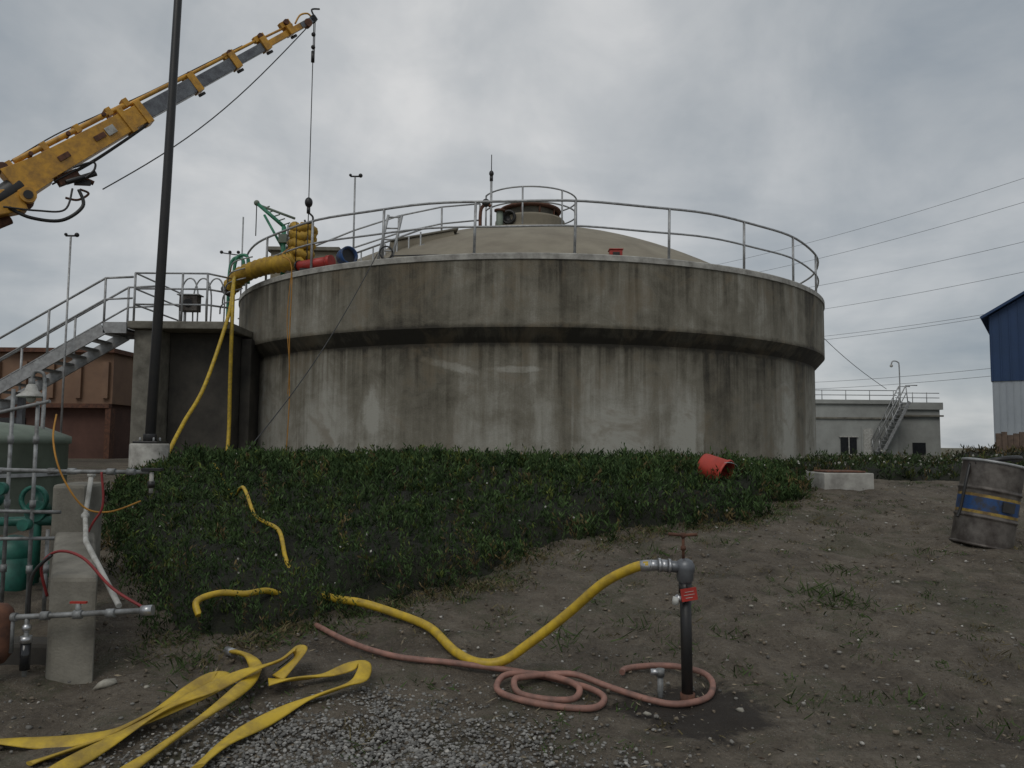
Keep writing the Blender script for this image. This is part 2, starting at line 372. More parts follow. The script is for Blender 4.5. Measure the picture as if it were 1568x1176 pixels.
def thatch(name,poly,hm,parent,step=0.1):
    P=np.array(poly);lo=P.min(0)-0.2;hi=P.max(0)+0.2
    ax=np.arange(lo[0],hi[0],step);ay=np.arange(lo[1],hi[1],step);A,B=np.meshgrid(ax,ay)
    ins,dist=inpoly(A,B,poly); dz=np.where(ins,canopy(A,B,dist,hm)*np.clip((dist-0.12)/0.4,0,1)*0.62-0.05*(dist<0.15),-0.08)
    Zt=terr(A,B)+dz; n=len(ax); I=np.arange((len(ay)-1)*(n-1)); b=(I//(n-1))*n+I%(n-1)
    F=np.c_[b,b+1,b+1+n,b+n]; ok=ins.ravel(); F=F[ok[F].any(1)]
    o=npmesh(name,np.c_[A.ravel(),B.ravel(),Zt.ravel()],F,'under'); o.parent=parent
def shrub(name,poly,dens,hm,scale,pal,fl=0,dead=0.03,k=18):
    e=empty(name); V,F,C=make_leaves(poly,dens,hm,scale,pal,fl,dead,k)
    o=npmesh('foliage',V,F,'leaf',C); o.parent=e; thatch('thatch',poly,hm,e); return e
GP=((0.020,0.042,0.013),(0.082,0.130,0.044))
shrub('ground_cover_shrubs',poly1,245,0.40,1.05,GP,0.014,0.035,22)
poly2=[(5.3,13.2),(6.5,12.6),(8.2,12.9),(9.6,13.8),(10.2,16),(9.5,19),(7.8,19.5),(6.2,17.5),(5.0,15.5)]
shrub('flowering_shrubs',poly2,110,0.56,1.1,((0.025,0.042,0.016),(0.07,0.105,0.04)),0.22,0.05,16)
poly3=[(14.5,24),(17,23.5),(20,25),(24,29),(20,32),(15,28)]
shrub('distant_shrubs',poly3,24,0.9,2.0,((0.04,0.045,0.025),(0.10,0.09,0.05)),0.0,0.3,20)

# weeds
def tufts():
    L=[(2.55,6.6,0.15,110,1),(2.85,6.5,0.10,50,1),(3.0,7.4,0.10,40,1),(0.41,5.85,0.12,50,1),(1.05,6.05,0.10,40,1),(1.75,4.85,0.08,30,1),(2.4,4.9,0.09,30,1),(2.75,4.5,0.09,40,1),(-1.78,5.0,0.13,60,1),(1.4,7.9,0.12,50,1),(1.55,5.9,0.09,40,1),(0.35,5.6,0.08,25,1),(-2.2,5.3,0.1,40,1),(-0.5,5.0,.06,20,1),(4.0,6.0,0.1,30,1),(3.3,5.5,0.1,30,0),(2.2,8.3,0.1,30,1),(3.6,9.3,0.12,40,0),(4.2,8.1,0.1,30,1),(1.5,5.3,0.08,40,1),(1.2,5.65,0.08,40,1)]
    for _ in range(900):
        x=rng.uniform(-2.5,8.0);y=rng.uniform(4.0,12.5)
        if lump(x*0.8+5,y*0.8)<0.42 and rng.random()<0.7: continue
        L.append((x,y,rng.uniform(0.02,0.065),int(rng.integers(8,30)),int(rng.random()<0.65)))
    for i in range(14):
        a=np.array(poly1[i]);b_=np.array(poly1[i+1])
        for q in range(20):
            p=a+(b_-a)*rng.random()+rng.normal(0,0.12,2); L.append((p[0]+0.03,p[1]-0.05,0.07,26,int(rng.random()<0.45)))
    Vs=[];C=[]
    for x,y,s,n,gn in L:
        rad=s*1.3; bx=x+rng.normal(0,rad*0.8,n); by=y+rng.normal(0,rad*0.8,n); bz=terr(bx,by)
        d=np.c_[rng.normal(0,0.7,n),rng.normal(0,0.7,n),rng.uniform(0.35,1,n)]*s*rng.uniform(0.4,1.0,n)[:,None]
        sd=np.cross(d,rng.normal(0,1,(n,3)));sd/=np.linalg.norm(sd,axis=1)[:,None]; w=rng.uniform(0.002,0.006,n)[:,None]*(1+s*4)
        p=np.c_[bx,by,bz]
        Vs.append(np.stack([p-sd*w*0.6,p+sd*w*0.6,p+d*0.6+sd*w,p+d],1).reshape(-1,3))
        base=np.array([0.058,0.090,0.028]) if gn else np.array([0.15,0.125,0.065])
        C.append(np.repeat(base*rng.uniform(0.5,1.3,(n,1)),4,0))
    V=np.concatenate(Vs);npmesh('weeds',V,np.arange(len(V)).reshape(-1,4),'leaf',np.concatenate(C))
tufts()
n=6500; lx_=rng.uniform(-3.2,8,n); ly_=3.7+8.5*rng.random(n)**1.3
a=rng.uniform(0,6.28,n); ln=rng.uniform(0.006,0.032,n)*(1+1.2*(rng.random(n)<0.06)); wd=rng.uniform(0.0012,0.005,n)
dirv=np.c_[np.cos(a),np.sin(a),rng.normal(0,0.15,n)]*ln[:,None]; sdv_=np.c_[-np.sin(a),np.cos(a),rng.normal(0,0.5,n)]*wd[:,None]
p=np.c_[lx_,ly_,terr(lx_,ly_)+0.016]
V=np.stack([p-dirv,p+sdv_,p+dirv,p-sdv_],1).reshape(-1,3)
cc=np.where(rng.random((n,1))<0.55,np.array([[0.24,0.20,0.14]]),np.array([[0.05,0.035,0.025]]))*rng.uniform(0.6,1.4,(n,1))
npmesh('ground_litter',V,np.arange(len(V)).reshape(-1,4),'leaf',np.repeat(cc,4,0))

# stones
t_=(1+5**.5)/2
ICO=np.array([(-1,t_,0),(1,t_,0),(-1,-t_,0),(1,-t_,0),(0,-1,t_),(0,1,t_),(0,-1,-t_),(0,1,-t_),(t_,0,-1),(t_,0,1),(-t_,0,-1),(-t_,0,1)])/math.hypot(1,t_)
ICF=np.array([(0,11,5),(0,5,1),(0,1,7),(0,7,10),(0,10,11),(1,5,9),(5,11,4),(11,10,2),(10,7,6),(7,1,8),(3,9,4),(3,4,2),(3,2,6),(3,6,8),(3,8,9),(4,9,5),(2,4,11),(6,2,10),(8,6,7),(9,8,1)])
def stones(name,x,y,s,col):
    n=len(x); sh=rng.uniform(0.6,1.25,(n,12,1)); sq=np.stack([rng.uniform(.7,1.2,n),rng.uniform(.7,1.2,n),rng.uniform(.4,.8,n)],1)
    P=ICO[None]*sh*s[:,None,None]*sq[:,None,:]; a=rng.uniform(0,6.28,n); c,s_=np.cos(a)[:,None],np.sin(a)[:,None]
    P=np.stack([P[:,:,0]*c-P[:,:,1]*s_,P[:,:,0]*s_+P[:,:,1]*c,P[:,:,2]],2)
    P+=np.stack([x,y,terr(x,y)+s*0.3+0.005],1)[:,None]
    F=(ICF[None]+12*np.arange(n)[:,None,None]).reshape(-1,3)
    npmesh(name,P.reshape(-1,3),F,'stone',np.repeat(col,12,0))
n=14000; gx=rng.normal(-0.7,0.80,n); gy=rng.uniform(3.2,5.1,n)
kp=(gy<5.02-0.45*np.abs(gx+0.75)**1.5-rng.random(n)**2*0.7)|(rng.random(n)<0.06); gx,gy=gx[kp],gy[kp]; n=len(gx)
gray=rng.uniform(0.10,0.34,(n,1)); stones('gravel',gx,gy,0.005+0.011*rng.random(n)**1.5,gray*np.array([[1.0,0.97,0.90]]))
n=4500; sx=rng.uniform(-3.0,7.5,n); sy=3.6+8.2*rng.random(n)**1.3
i1,_=inpoly(sx,sy,poly1); sx,sy=sx[~i1],sy[~i1]; n=len(sx)
g_=np.where(rng.random((n,1))<0.25,rng.uniform(0.32,0.55,(n,1)),rng.uniform(0.10,0.26,(n,1)))
stones('scattered_stones',sx,sy,0.004+0.014*rng.random(n)**3,g_*np.array([[1.0,0.95,0.86]]))
n=6000; sx=rng.uniform(-3.2,7.5,n); sy=3.6+7.0*rng.random(n)**1.3
i1,_=inpoly(sx,sy,poly1); kp=(~i1)&(rng.random(n)<0.25+0.9*lump(sx*1.3,sy*1.3+4)); sx,sy=sx[kp],sy[kp]; n=len(sx)
stones('dirt_clods',sx,sy,0.005+0.016*rng.random(n)**2.5,np.array([[0.165,0.135,0.10]])*rng.uniform(0.55,1.35,(n,1)))
rx=np.array([-2.47,0.02,0.80,-0.31,-2.2,1.9,3.4,2.7,-0.9,1.35,1.6,0.25]); ry=np.array([5.0,7.6,4.72,5.55,4.95,6.4,7.1,5.4,5.2,4.78,7.4,6.5])
rs=np.array([0.07,0.035,0.03,0.03,0.025,0.02,0.025,0.02,0.02,0.025,0.02,0.02])
stones('rocks',rx,ry,rs,np.tile([[0.34,0.32,0.27]],(12,1)))

# ---------------------------------------------------------------- concrete tank
CX,CY=0.5,23.6
tank=empty('concrete_tank'); tank.location=(CX,CY,0)
def tk(mb,name,bevel=0):
    o=mb.build(name,None,(CX,CY,0),bevel); o.parent=tank; o.location=(0,0,0); return o
def dz(r): return 7.8-0.047*r*r
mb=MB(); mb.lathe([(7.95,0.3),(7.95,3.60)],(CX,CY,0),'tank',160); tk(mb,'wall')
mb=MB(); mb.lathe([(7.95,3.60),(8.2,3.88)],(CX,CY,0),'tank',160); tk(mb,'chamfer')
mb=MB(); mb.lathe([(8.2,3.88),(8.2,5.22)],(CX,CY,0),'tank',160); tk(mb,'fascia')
mb=MB(); mb.lathe([(8.2,5.22),(8.225,5.225),(8.225,5.33),(8.205,5.35),(7.7,5.35),(7.7,5.1),(7.3,5.1)],(CX,CY,0),'conclt',160,smooth=False); tk(mb,'coping')
mb=MB(); mb.lathe([(7.5,4.9),(7.5,dz(7.45))]+[(r,dz(r)) for r in np.linspace(7.45,0.01,24)],(CX,CY,0),'dome',120); tk(mb,'roof_dome')
mb=MB(); mb.lathe([(1.6,7.65),(1.05,7.85),(1.05,8.24),(1.0,8.30),(0.7,8.31)],(CX,CY,0),'dome',40,smooth=False)
mb.lathe([(0.74,8.28),(0.74,8.56)],(CX,CY,0),'conc',32)
mb.lathe([(0.8,8.54),(0.94,8.56),(0.92,8.62),(0.70,8.72),(0.35,8.76),(0.01,8.77)],(CX,CY,0),'rust',40)
mb.lathe([(0.22,0),(0.22,0.12),(0.15,0.12),(0.15,0.0),(0.01,0.0)],(CX-0.62,CY-0.86,8.15),'black',20,axis=(-0.3,-1,0.1))
for k in range(10):
    a=k*0.628; mb.cyl((CX+0.86*math.cos(a),CY+0.86*math.sin(a),8.28),(CX+0.86*math.cos(a),CY+0.86*math.sin(a),8.56),0.03,'rust')
tk(mb,'hatch')
mb=MB(); R=8.08
def rp(th,z,R=R): a=math.radians(th); return (CX+R*math.sin(a),CY-R*math.cos(a),z)
ths=[-9.1+14.2*k for k in range(-4,21)]
for th in ths[:-1]:
    mb.cyl(rp(th,5.33),rp(th+0.15,6.43),0.028,'galv',seg=8)
    mb.cyl(rp(th,5.35),rp(th,5.37),0.07,'galv',seg=8)
arc=[-66+2.5*k for k in range(134)]
for z,r in((6.43,0.027),(5.92,0.022)):
    mb.tube([rp(t,z+0.014*math.sin(t*0.3)) for t in arc],r,'galv',8)
mb.build('tank_railing',None,rp(0,5.35))
mb=MB()
def cp(th,z,R=1.4): a=math.radians(th); return (CX+R*math.sin(a),CY-R*math.cos(a),z)
for th in(-70,-10,40,80,150,215):
    mb.cyl(cp(th,7.6),cp(th,8.92),0.026,'galv',seg=8)
for z in(8.92,8.48):
    mb.tube([cp(t,z) for t in range(-70,216,8)],0.024,'galv',8)
mb.tube(cr([cp(80,8.92),cp(96,8.86),cp(102,8.7),cp(96,8.54),cp(80,8.48)],6),0.024,'galv',8)
lp=[(-1.5,-0.3),(-2.6,-0.7),(-3.8,-1.1),(-5.0,-1.5),(-6.2,-2.2)]
for z in(1.05,0.55):
    mb.tube([(CX+a,CY+b_,dz(math.hypot(a,b_))+z) for a,b_ in lp],0.025,'galv',8)
for a,b_ in lp: mb.cyl((CX+a,CY+b_,dz(math.hypot(a,b_))-0.05),(CX+a,CY+b_,dz(math.hypot(a,b_))+1.05),0.028,'galv',seg=8)
mb.build('platform_railing',None,(CX,CY,8))
mb=MB(); bx,by=CX-1.15,CY-1.0
mb.cyl((bx,by,7.5),(bx,by,9.2),0.035,'galv'); mb.cyl((bx,by,9.2),(bx,by,9.34),0.05,'black'); mb.sphere((bx,by,9.42),0.07,'black',sq=1.3); mb.cyl((bx,by,9.45),(bx,by,9.98),0.013,'black')
mb.tube(cr([(bx-0.3,by,7.5),(bx-0.3,by,8.3),(bx-0.15,by,8.5),(bx,by,8.45)],6),0.05,'rust'); mb.sphere((bx-0.15,by,8.55),0.12,'blackr')
mb.cyl((bx+0.25,by,7.5),(bx+0.25,by,8.3),0.10,'palegreen'); mb.cyl((bx+0.25,by,8.3),(bx+0.25,by,8.35),0.16,'rust')
mb.build('roof_relief_vent',None,(bx,by,8))
mb=MB(); mb.box((2.0,16.2,5.46),(2.26,16.42,5.62),'red'); mb.box((2.06,16.17,5.50),(2.2,16.197,5.57),'black'); mb.box((1.98,16.18,5.622),(2.28,16.44,5.645),'red'); mb.box((2.1,16.3,5.1),(2.18,16.38,5.46),'black')
mb.build('red_junction_box',None,(2.1,16.4,5.6),0.01)
mb=MB()
mb.beam((-3.0,19.3,6.15),(-1.5,19.6,6.52),1.1,0.5,'dome'); mb.beam((-3.05,19.3,6.43),(-1.45,19.62,6.82),1.2,0.05,'conc')
mb.build('roof_stair_vault',None,(-2.4,19.7,6.5),0.02)
mb=MB(); mb.box((-6.3,20.4,5.1),(-4.6,21.8,6.55),'dome'); mb.box((-6.4,20.3,6.552),(-4.5,21.9,6.65),'conc'); mb.box((-5.9,20.37,5.6),(-5.3,20.397,6.4),'drum')
mb.build('roof_equipment_enclosure',None,(-5.5,21,5.5),0.02)

# ---------------------------------------------------------------- rim equipment
def corr(mb,pts,r,mat,n=10,amp=0.12):
    P=cr(pts,n); mb.tube(P,[r*(1+(amp if i%2 else -amp)) for i in range(len(P))],mat,18)
mb=MB(); corr(mb,[(-6.75,18.85,5.28),(-6.45,18.6,5.50),(-6.0,18.3,5.60),(-5.6,18.05,5.64),(-5.2,17.9,5.66),(-4.95,17.85,5.75)],0.18,'duct',6,0.16)
for i,zz in enumerate((5.68,5.90,6.12,6.32,6.5)):
    mb.tube([( -4.93+0.20*math.cos(a)+0.02*i,18.1+0.20*math.sin(a),zz+0.04*math.sin(3*a+i)) for a in np.linspace(0,6.28,20)],[0.115*(1+(0.16 if k%2 else -0.16)) for k in range(20)],'duct',12)
mb.cyl((-6.80,18.89,5.24),(-6.84,18.93,5.20),0.185,'black')
for q in np.linspace(0,6.28,9)[:-1]: mb.cyl((-4.93+0.31*math.cos(q),18.1+0.31*math.sin(q),5.55),(-4.93+0.29*math.cos(q),18.1+0.29*math.sin(q),6.6),0.010,'black',seg=5)
mb.build('ventilation_duct',None,(-5.5,18.4,5.6))
mb=MB(); mb.cyl((-4.75,17.5,5.50),(-4.05,17.15,5.53),0.12,'red'); mb.cyl((-4.05,17.15,5.53),(-3.95,17.1,5.535),0.14,'red'); mb.cyl((-4.78,17.52,5.50),(-4.75,17.5,5.50),0.14,'black')
mb.box((-4.7,17.3,5.352),(-4.2,17.5,5.42),'black'); mb.build('red_gas_cylinder',None,(-4.4,17.3,5.5))
mb=MB(); mb.lathe([(0.02,-0.12),(0.12,-0.12),(0.19,-0.06),(0.20,0),(0.20,0.20),(0.17,0.22),(0.16,0.1),(0.02,0.1)],(-3.62,16.95,5.58),'bluep',28,axis=(0.6,-0.8,0.1))
mb.lathe([(0.01,0.11),(0.155,0.12)],(-3.62,16.95,5.58),'black',28,axis=(0.6,-0.8,0.1)); mb.box((-3.75,16.9,5.352),(-3.45,17.15,5.42),'black')
mb.build('blower_fan',None,(-3.5,17,5.6))
mb=MB(); mb.cyl((-5.45,18.6,5.35),(-5.45,18.6,6.7),0.055,'green'); mb.cyl((-5.45,18.6,6.7),(-6.15,18.7,7.3),0.045,'green'); mb.cyl((-5.45,18.6,6.15),(-5.95,18.67,7.0),0.03,'green')
mb.cyl((-5.2,18.6,6.9),(-6.1,18.7,7.25),0.03,'palegreen');mb.cyl((-6.15,18.7,7.3),(-6.15,18.7,6.5),0.012,'cable'); mb.sphere((-6.15,18.7,7.3),0.07,'palegreen'); mb.box((-5.55,18.5,6.3),(-5.35,18.68,6.5),'palegreen'); mb.cyl((-5.45,18.6,5.37),(-5.45,18.6,5.42),0.16,'green')
for k in range(5):
    a=Vector((-5.45,18.6,6.75)).lerp(Vector((-6.1,18.7,7.27)),k/5); mb.cyl(a,a+Vector((0.14,0,0.05)),0.015,'palegreen')
mb.build('davit_hoist',None,(-5.45,18.6,5.4))
mb=MB()
for x0,y0 in((-6.75,19.0),(-6.95,19.25)):
    mb.tube(cr([(x0,y0,4.6),(x0,y0,5.6),(x0+0.06,y0,6.0),(x0+0.2,y0,6.1),(x0+0.34,y0,6.0),(x0+0.36,y0,5.4)],6),0.04,'green')
mb.build('green_vent_pipe',None,(-6.8,19,5))
def post(name,x,y,z0,z1,head='cam'):
    mb=MB(); mb.cyl((x,y,z0),(x,y,z1),0.022,'galv',seg=8)
    if head=='cam':
        mb.cyl((x-0.11,y,z1+0.02),(x+0.12,y,z1+0.02),0.02,'black',seg=8); mb.sphere((x+0.13,y,z1+0.04),0.05,'black'); mb.sphere((x-0.11,y,z1+0.05),0.035,'black')
    if head=='tri':
        mb.cyl((x-0.25,y,z1+0.02),(x+0.25,y,z1-0.05),0.015,'black',seg=8)
        for q in(-0.22,0,0.22): mb.sphere((x+q,y,z1+0.03),0.045,'black')
    mb.cyl((x,y,z0),(x,y,z0+0.03),0.06,'galv'); mb.build(name,None,(x,y,z0))
post('instrument_mast',-3.75,18.4,5.3,7.85)
post('instrument_mast',-7.6,22.0,5.0,7.9,'plain')
post('wind_sensor',-7.4,20.5,4.2,6.5,'tri')
post('area_lamp_post',-9.6,17.0,1.1,6.0,'cam')
mb=MB()
for k in range(6):
    mb.cyl((-3.6+0.28*k,18.6,5.3+0.05*k),(-3.6+0.28*k,18.6,6.1+0.10*k),0.02,'galv',seg=6)
mb.tube([(-3.8,18.6,6.05),(-2.1,18.6,6.7)],0.024,'galv',8); mb.tube([(-3.8,18.6,5.7),(-2.1,18.6,6.3)],0.02,'galv',8)
mb.tube([(-3.0,17.2,5.4),(-2.75,17.2,6.6)],0.03,'galv',8); mb.tube([(-2.7,17.2,5.4),(-2.45,17.2,6.6)],0.03,'galv',8)
for k in range(5): mb.cyl((-2.97+0.055*k,17.2,5.55+0.25*k),(-2.67+0.055*k,17.2,5.55+0.25*k),0.018,'galv',seg=6)
mb.build('roof_access_ladder',None,(-3,18,5.4))
mb=MB(); mb.tube([(-2.6+0.13*math.cos(a),16.05,5.48+0.13*math.sin(a)) for a in np.linspace(0,6.28,20)],0.018,'blackr',8)
mb.tube(cr([(-2.5,16.0,5.4),(-1.6,15.85,5.39),(-0.9,15.75,5.37),(-0.2,15.7,5.38)],8),0.014,'blackr',6); mb.build('cable_loop',None,(-2.6,16,5.4))

# ---------------------------------------------------------------- landing, stairs
mb=MB()
mb.box((-7.78,18.0,0.8),(-6.35,20.6,4.05),'concdark'); mb.box((-8.35,17.45,0.8),(-7.80,18.2,4.05),'conc')
mb.box((-8.45,17.3,4.052),(-6.2,20.8,4.22),'conc'); mb.box((-6.34,18.5,0.8),(-6.1,19.4,4.0),'concdark')
mb.build('concrete_landing_pier',None,(-7.5,18.5,1),0.02)
def sz(x): return 4.12+(x+8.9)*0.6
mb=MB()
for y0 in(17.2,18.25):
    mb.beam((-8.9,y0,sz(-8.9)-0.1),(-14.0,y0,sz(-14.0)-0.1),0.05,0.24,'galv'); mb.beam((-8.9,y0,4.05),(-8.40,y0,4.05),0.05,0.24,'galv')
    for z,r in((1.02,0.026),(0.55,0.022)):
        mb.tube([(-14,y0,sz(-14)+z),(-8.9,y0,sz(-8.9)+z),(-8.3,y0,4.15+z)],r,'galv',8)
    for x0 in(-8.9,-10.1,-11.3,-12.5,-13.7): mb.cyl((x0,y0,sz(x0)-0.1),(x0,y0,sz(x0)+1.02),0.026,'galv',seg=8)
for k in range(18):
    x0=-8.95-0.28*k; mb.box((x0-0.27,17.23,sz(x0)-0.11),(x0,18.22,sz(x0)-0.07),'galv')
mb.box((-8.95,17.23,4.0),(-8.46,18.22,4.05),'boomgrey')
for x0 in(-10.9,-13.0): mb.beam((x0,17.7,1.0),(x0,17.7,sz(x0)-0.3),0.12,0.12,'boomgrey',up=(0,1,0))
mb.build('access_stairs',None,(-11,17.7,2))
mb=MB()
lx=[-8.35,-7.85,-7.3,-6.75]
for x0 in lx: mb.cyl((x0,17.4,4.2),(x0,17.4,5.3),0.026,'galv',seg=8)
for z in(5.3,4.95,4.6): mb.tube([(-8.35,20.4,z),(-8.35,17.4,z),(-6.75,17.4,z),(-6.6,18.4,z+0.1)],0.022,'galv',8)
for x0 in(-7.55,-7.25,-6.95): mb.tube(cr([(x0,17.9,4.2),(x0,17.9,4.9),(x0+0.12,17.9,5.25),(x0+0.3,17.9,5.25),(x0+0.4,17.9,4.9),(x0+0.4,17.9,4.2)],5),0.018,'galv',6)
for k in range(5):
    mb.tube(cr([(-6.9+0.05*k,18.6,4.6+0.25*k),(-6.7+0.06*k,18.2,4.75+0.25*k),(-6.35+0.07*k,18.3,4.9+0.25*k)],5),0.018,'galv',6)
mb.build('landing_railing',None,(-7.5,17.4,4.2))
mb=MB(); mb.box((-7.45,17.6,4.5),(-7.05,17.85,4.85),'drum'); mb.cyl((-7.35,17.7,4.2),(-7.35,17.7,4.5),0.03,'galv'); mb.cyl((-7.25,17.58,4.68),(-7.25,17.6,4.68),0.1,'black'); mb.box((-7.5,17.57,4.852),(-7.0,17.88,4.88),'galv'); mb.build('control_box',None,(-7.2,17.7,4.5),0.01)

# ---------------------------------------------------------------- brown building
e=empty('brown_panel_building')
mb=MB(); mb.box((-30,22.0,0.8),(-11.1,32,2.6),'maroon'); mb.build('walls',e)
mb=MB(); mb.box((-30.1,21.9,2.602),(-11.0,32.1,4.0),'brownpanel')
for k in range(24): mb.box((-11.25-0.75*k,21.80,2.75),(-11.09-0.75*k,21.898,3.75),'brownpanel')
mb.build('panels',e)
mb=MB(); mb.box((-30.2,21.7,4.002),(-10.9,32.2,4.12),'rust'); mb.box((-30.1,21.72,2.48),(-11.0,21.898,2.598),'rust'); mb.box((-11.1,21.75,0.8),(-10.95,22.0,2.47),'rust'); mb.build('trim',e)
mb=MB()
for k in range(4): mb.box((-14.6-3*k,21.96,1.2),(-13.4-3*k,21.997,2.2),'glass')
mb.build('windows',e)

# ---------------------------------------------------------------- black pole
px_,py_=-6.02,13.3
mb=MB(); z0=T(px_,py_)
mb.tube([(px_,py_,z0+0.5),(px_+0.10,py_,6),(px_+0.24,py_,13.5)],[0.085,0.075,0.055],'black',16)
mb.box((px_-0.2,py_-0.2,z0+0.462),(px_+0.2,py_+0.2,z0+0.50),'black'); mb.cyl((px_,py_,z0+0.5),(px_,py_,z0+0.62),0.11,'black')
mb.lathe([(0.31,-0.3),(0.31,0.44),(0.29,0.46),(0.01,0.46)],(px_,py_,z0),'conclt',32)
for a in range(4):
    mb.cyl((px_+0.16*math.cos(a*1.57+.78),py_+0.16*math.sin(a*1.57+.78),z0+0.5),(px_+0.16*math.cos(a*1.57+.78),py_+0.16*math.sin(a*1.57+.78),z0+0.56),0.018,'galv')
mb.beam((px_+0.24,py_,13.4),(px_+1.2,py_,13.55),0.06,0.06,'black'); mb.box((px_+1.1,py_-0.15,13.42),(px_+1.7,py_+0.15,13.56),'black')
mb.build('light_pole',None,(px_,py_,z0),0.01)

# ---------------------------------------------------------------- crane
P0=Vector((-9.16,14.0,6.04)); TP=Vector((-4.56,17.5,11.25)); AX=(TP-P0); LN=AX.length; ax=AX.normalized()
sdv=ax.cross(Vector((0,0,1))).normalized(); upv=sdv.cross(ax)
def B(s_,u=0.0,w=0.0): return P0+AX*s_+upv*u+sdv*w
crane=empty('crane_truck')
mb=MB()
mb.beam(B(0.02),B(0.39),0.34,0.50,'yel',0.28,0.36,up=upv)
mb.beam(B(0.02,0.0),B(0.10,-0.02),0.38,0.62,'yel',0.345,0.50,up=upv)
mb.beam(B(0.33,0.02),B(0.345,0.02),0.36,0.50,'yel',up=upv)
mb.beam(B(0.378),B(0.395),0.34,0.46,'yel',up=upv)
for s0 in(0.14,0.24): mb.beam(B(s0,-0.01,0.176),B(s0+0.03,-0.01,0.176),0.012,0.10,'rust',up=upv)
mb.beam(B(0.275,-0.0,-0.168),B(0.30,0.0,-0.168),0.014,0.16,'white',up=upv)
mb.beam(B(0.275,-0.0,0.168),B(0.30,0.0,0.168),0.014,0.16,'white',up=upv)
mb.build('outer_boom',crane,bevel=0.02)
mb=MB()
for s0,s1,w,h in((0.39,0.56,0.22,0.30),(0.55,0.70,0.18,0.24),(0.69,0.81,0.14,0.18),(0.80,0.96,0.10,0.13)):
    mb.beam(B(s0),B(s1),w,h,'boomgrey' if s0<0.75 else 'yel',up=upv)
mb.build('telescopic_sections',crane,bevel=0.01)
mb=MB()
for s0,h in((0.555,0.40),(0.692,0.34),(0.803,0.28),(0.90,0.20)):
    mb.beam(B(s0-0.010,0.03),B(s0+0.010,0.03),0.25,h,'yel',up=upv)
    mb.beam(B(s0-0.02,0.19),B(s0+0.015,0.19),0.12,0.12,'yel',up=upv); mb.cyl(B(s0,0.2,-0.12),B(s0,0.2,0.12),0.06,'rust')
    mb.cyl(B(s0+0.01,-h/2-0.02,0.02),B(s0-0.01,-h/2-0.02,0.02),0.03,'black')
mb.cyl(B(0.06,0.33,0.06),B(0.36,0.28,0.06),0.05,'yel'); mb.cyl(B(0.34,0.26,0.05),B(0.56,0.21,0.05),0.04,'yel'); mb.cyl(B(0.36,0.26,-0.06),B(0.70,0.2,-0.06),0.022,'silver')
mb.cyl(B(0.56,0.21,0.03),B(0.69,0.19,0.03),0.035,'yel'); mb.cyl(B(0.69,0.19,0.02),B(0.80,0.17,0.02),0.03,'yel'); mb.cyl(B(0.80,0.16),B(0.92,0.12),0.025,'yel')
for s0 in(0.04,0.13,0.22,0.31,0.36): mb.beam(B(s0,0.31),B(s0+0.014,0.31),0.22,0.15,'yel',up=upv)
for s0 in(0.10,0.20,0.30): mb.cyl(B(s0,0.30,-0.10),B(s0,0.30,0.16),0.04,'rust')
mb.cyl(B(0.03,0.32,-0.15),B(0.03,0.32,0.18),0.09,'rust')
mb.tube(cr([B(0.05,0.38,-0.1),B(0.18,0.42,-0.1),B(0.3,0.37,-0.1),B(0.45,0.30,-0.1),B(0.6,0.27,-0.1),B(0.75,0.23,-0.08)],6),0.014,'black',6)
mb.build('extension_cylinders',crane,bevel=0.006)
mb=MB()
mb.cyl(B(0.965,-0.02,-0.08),B(0.965,-0.02,0.08),0.09,'rust'); mb.beam(B(0.94),B(1.0,0.0),0.12,0.12,'boomgrey',up=upv); mb.cyl(B(0.99,0.0,-0.06),B(0.99,0.0,0.06),0.08,'black')
mb.tube(cr([B(0.93,0.1),B(0.96,0.2),B(0.985,0.16),B(0.99,0.06)],5),0.02,'yel')
mb.tube(cr([B(1.0),B(1.0,0.14)+Vector((0,0,0.06)),B(1.03,0.12)],5),0.02,'black')
mb.build('boom_tip',crane)
mb=MB()
mb.sphere(B(0.02,-0.30),0.17,'rust'); mb.cyl(B(0.03,-0.28,-0.26),B(0.03,-0.28,0.26),0.14,'yel'); mb.cyl(B(0.03,-0.28,-0.28),B(0.03,-0.28,0.28),0.08,'black')
mb.beam(B(0.11,-0.30),B(0.16,-0.36),0.2,0.18,'rust',up=upv); mb.cyl(B(0.12,-0.40,0.15),B(0.19,-0.52,0.15),0.05,'black'); mb.cyl(B(0.16,-0.36,-0.1),B(0.18,-0.62,-0.1),0.045,'rust')
mb.beam(B(0.14,-0.45),B(0.17,-0.60),0.09,0.09,'black',up=upv)
mb.tube(cr([B(0.155,-0.25,0.2),B(0.20,-0.34,0.2),B(0.19,-0.46,0.2),B(0.16,-0.5,0.2)],6),0.02,'black'); mb.tube(cr([B(0.10,-0.6),B(0.12,-0.74),B(0.15,-0.74),B(0.14,-0.6)],6),0.022,'rust')
mb.tube(cr([B(-0.02,-0.30,0.2),B(0.0,-0.62,0.25),B(0.05,-0.92,0.25),B(0.11,-0.90,0.25),B(0.13,-0.62,0.2)],8),0.032,'black')
mb.tube(cr([B(-0.03,-0.25,0.25),B(0.02,-0.58,0.3),B(0.07,-0.80,0.3),B(0.12,-0.55,0.2)],8),0.018,'black')
for q in(-0.1,0.12): mb.tube(cr([B(0.10,-0.28,q),B(0.2,-0.30,q),B(0.3,-0.26,q),B(0.38,-0.21,q)],5),0.016,'black',6)
mb.build('knuckle_joint',crane,bevel=0.01)
J=B(0.02,-0.28); TU=Vector((-12.2,11.6,2.6))
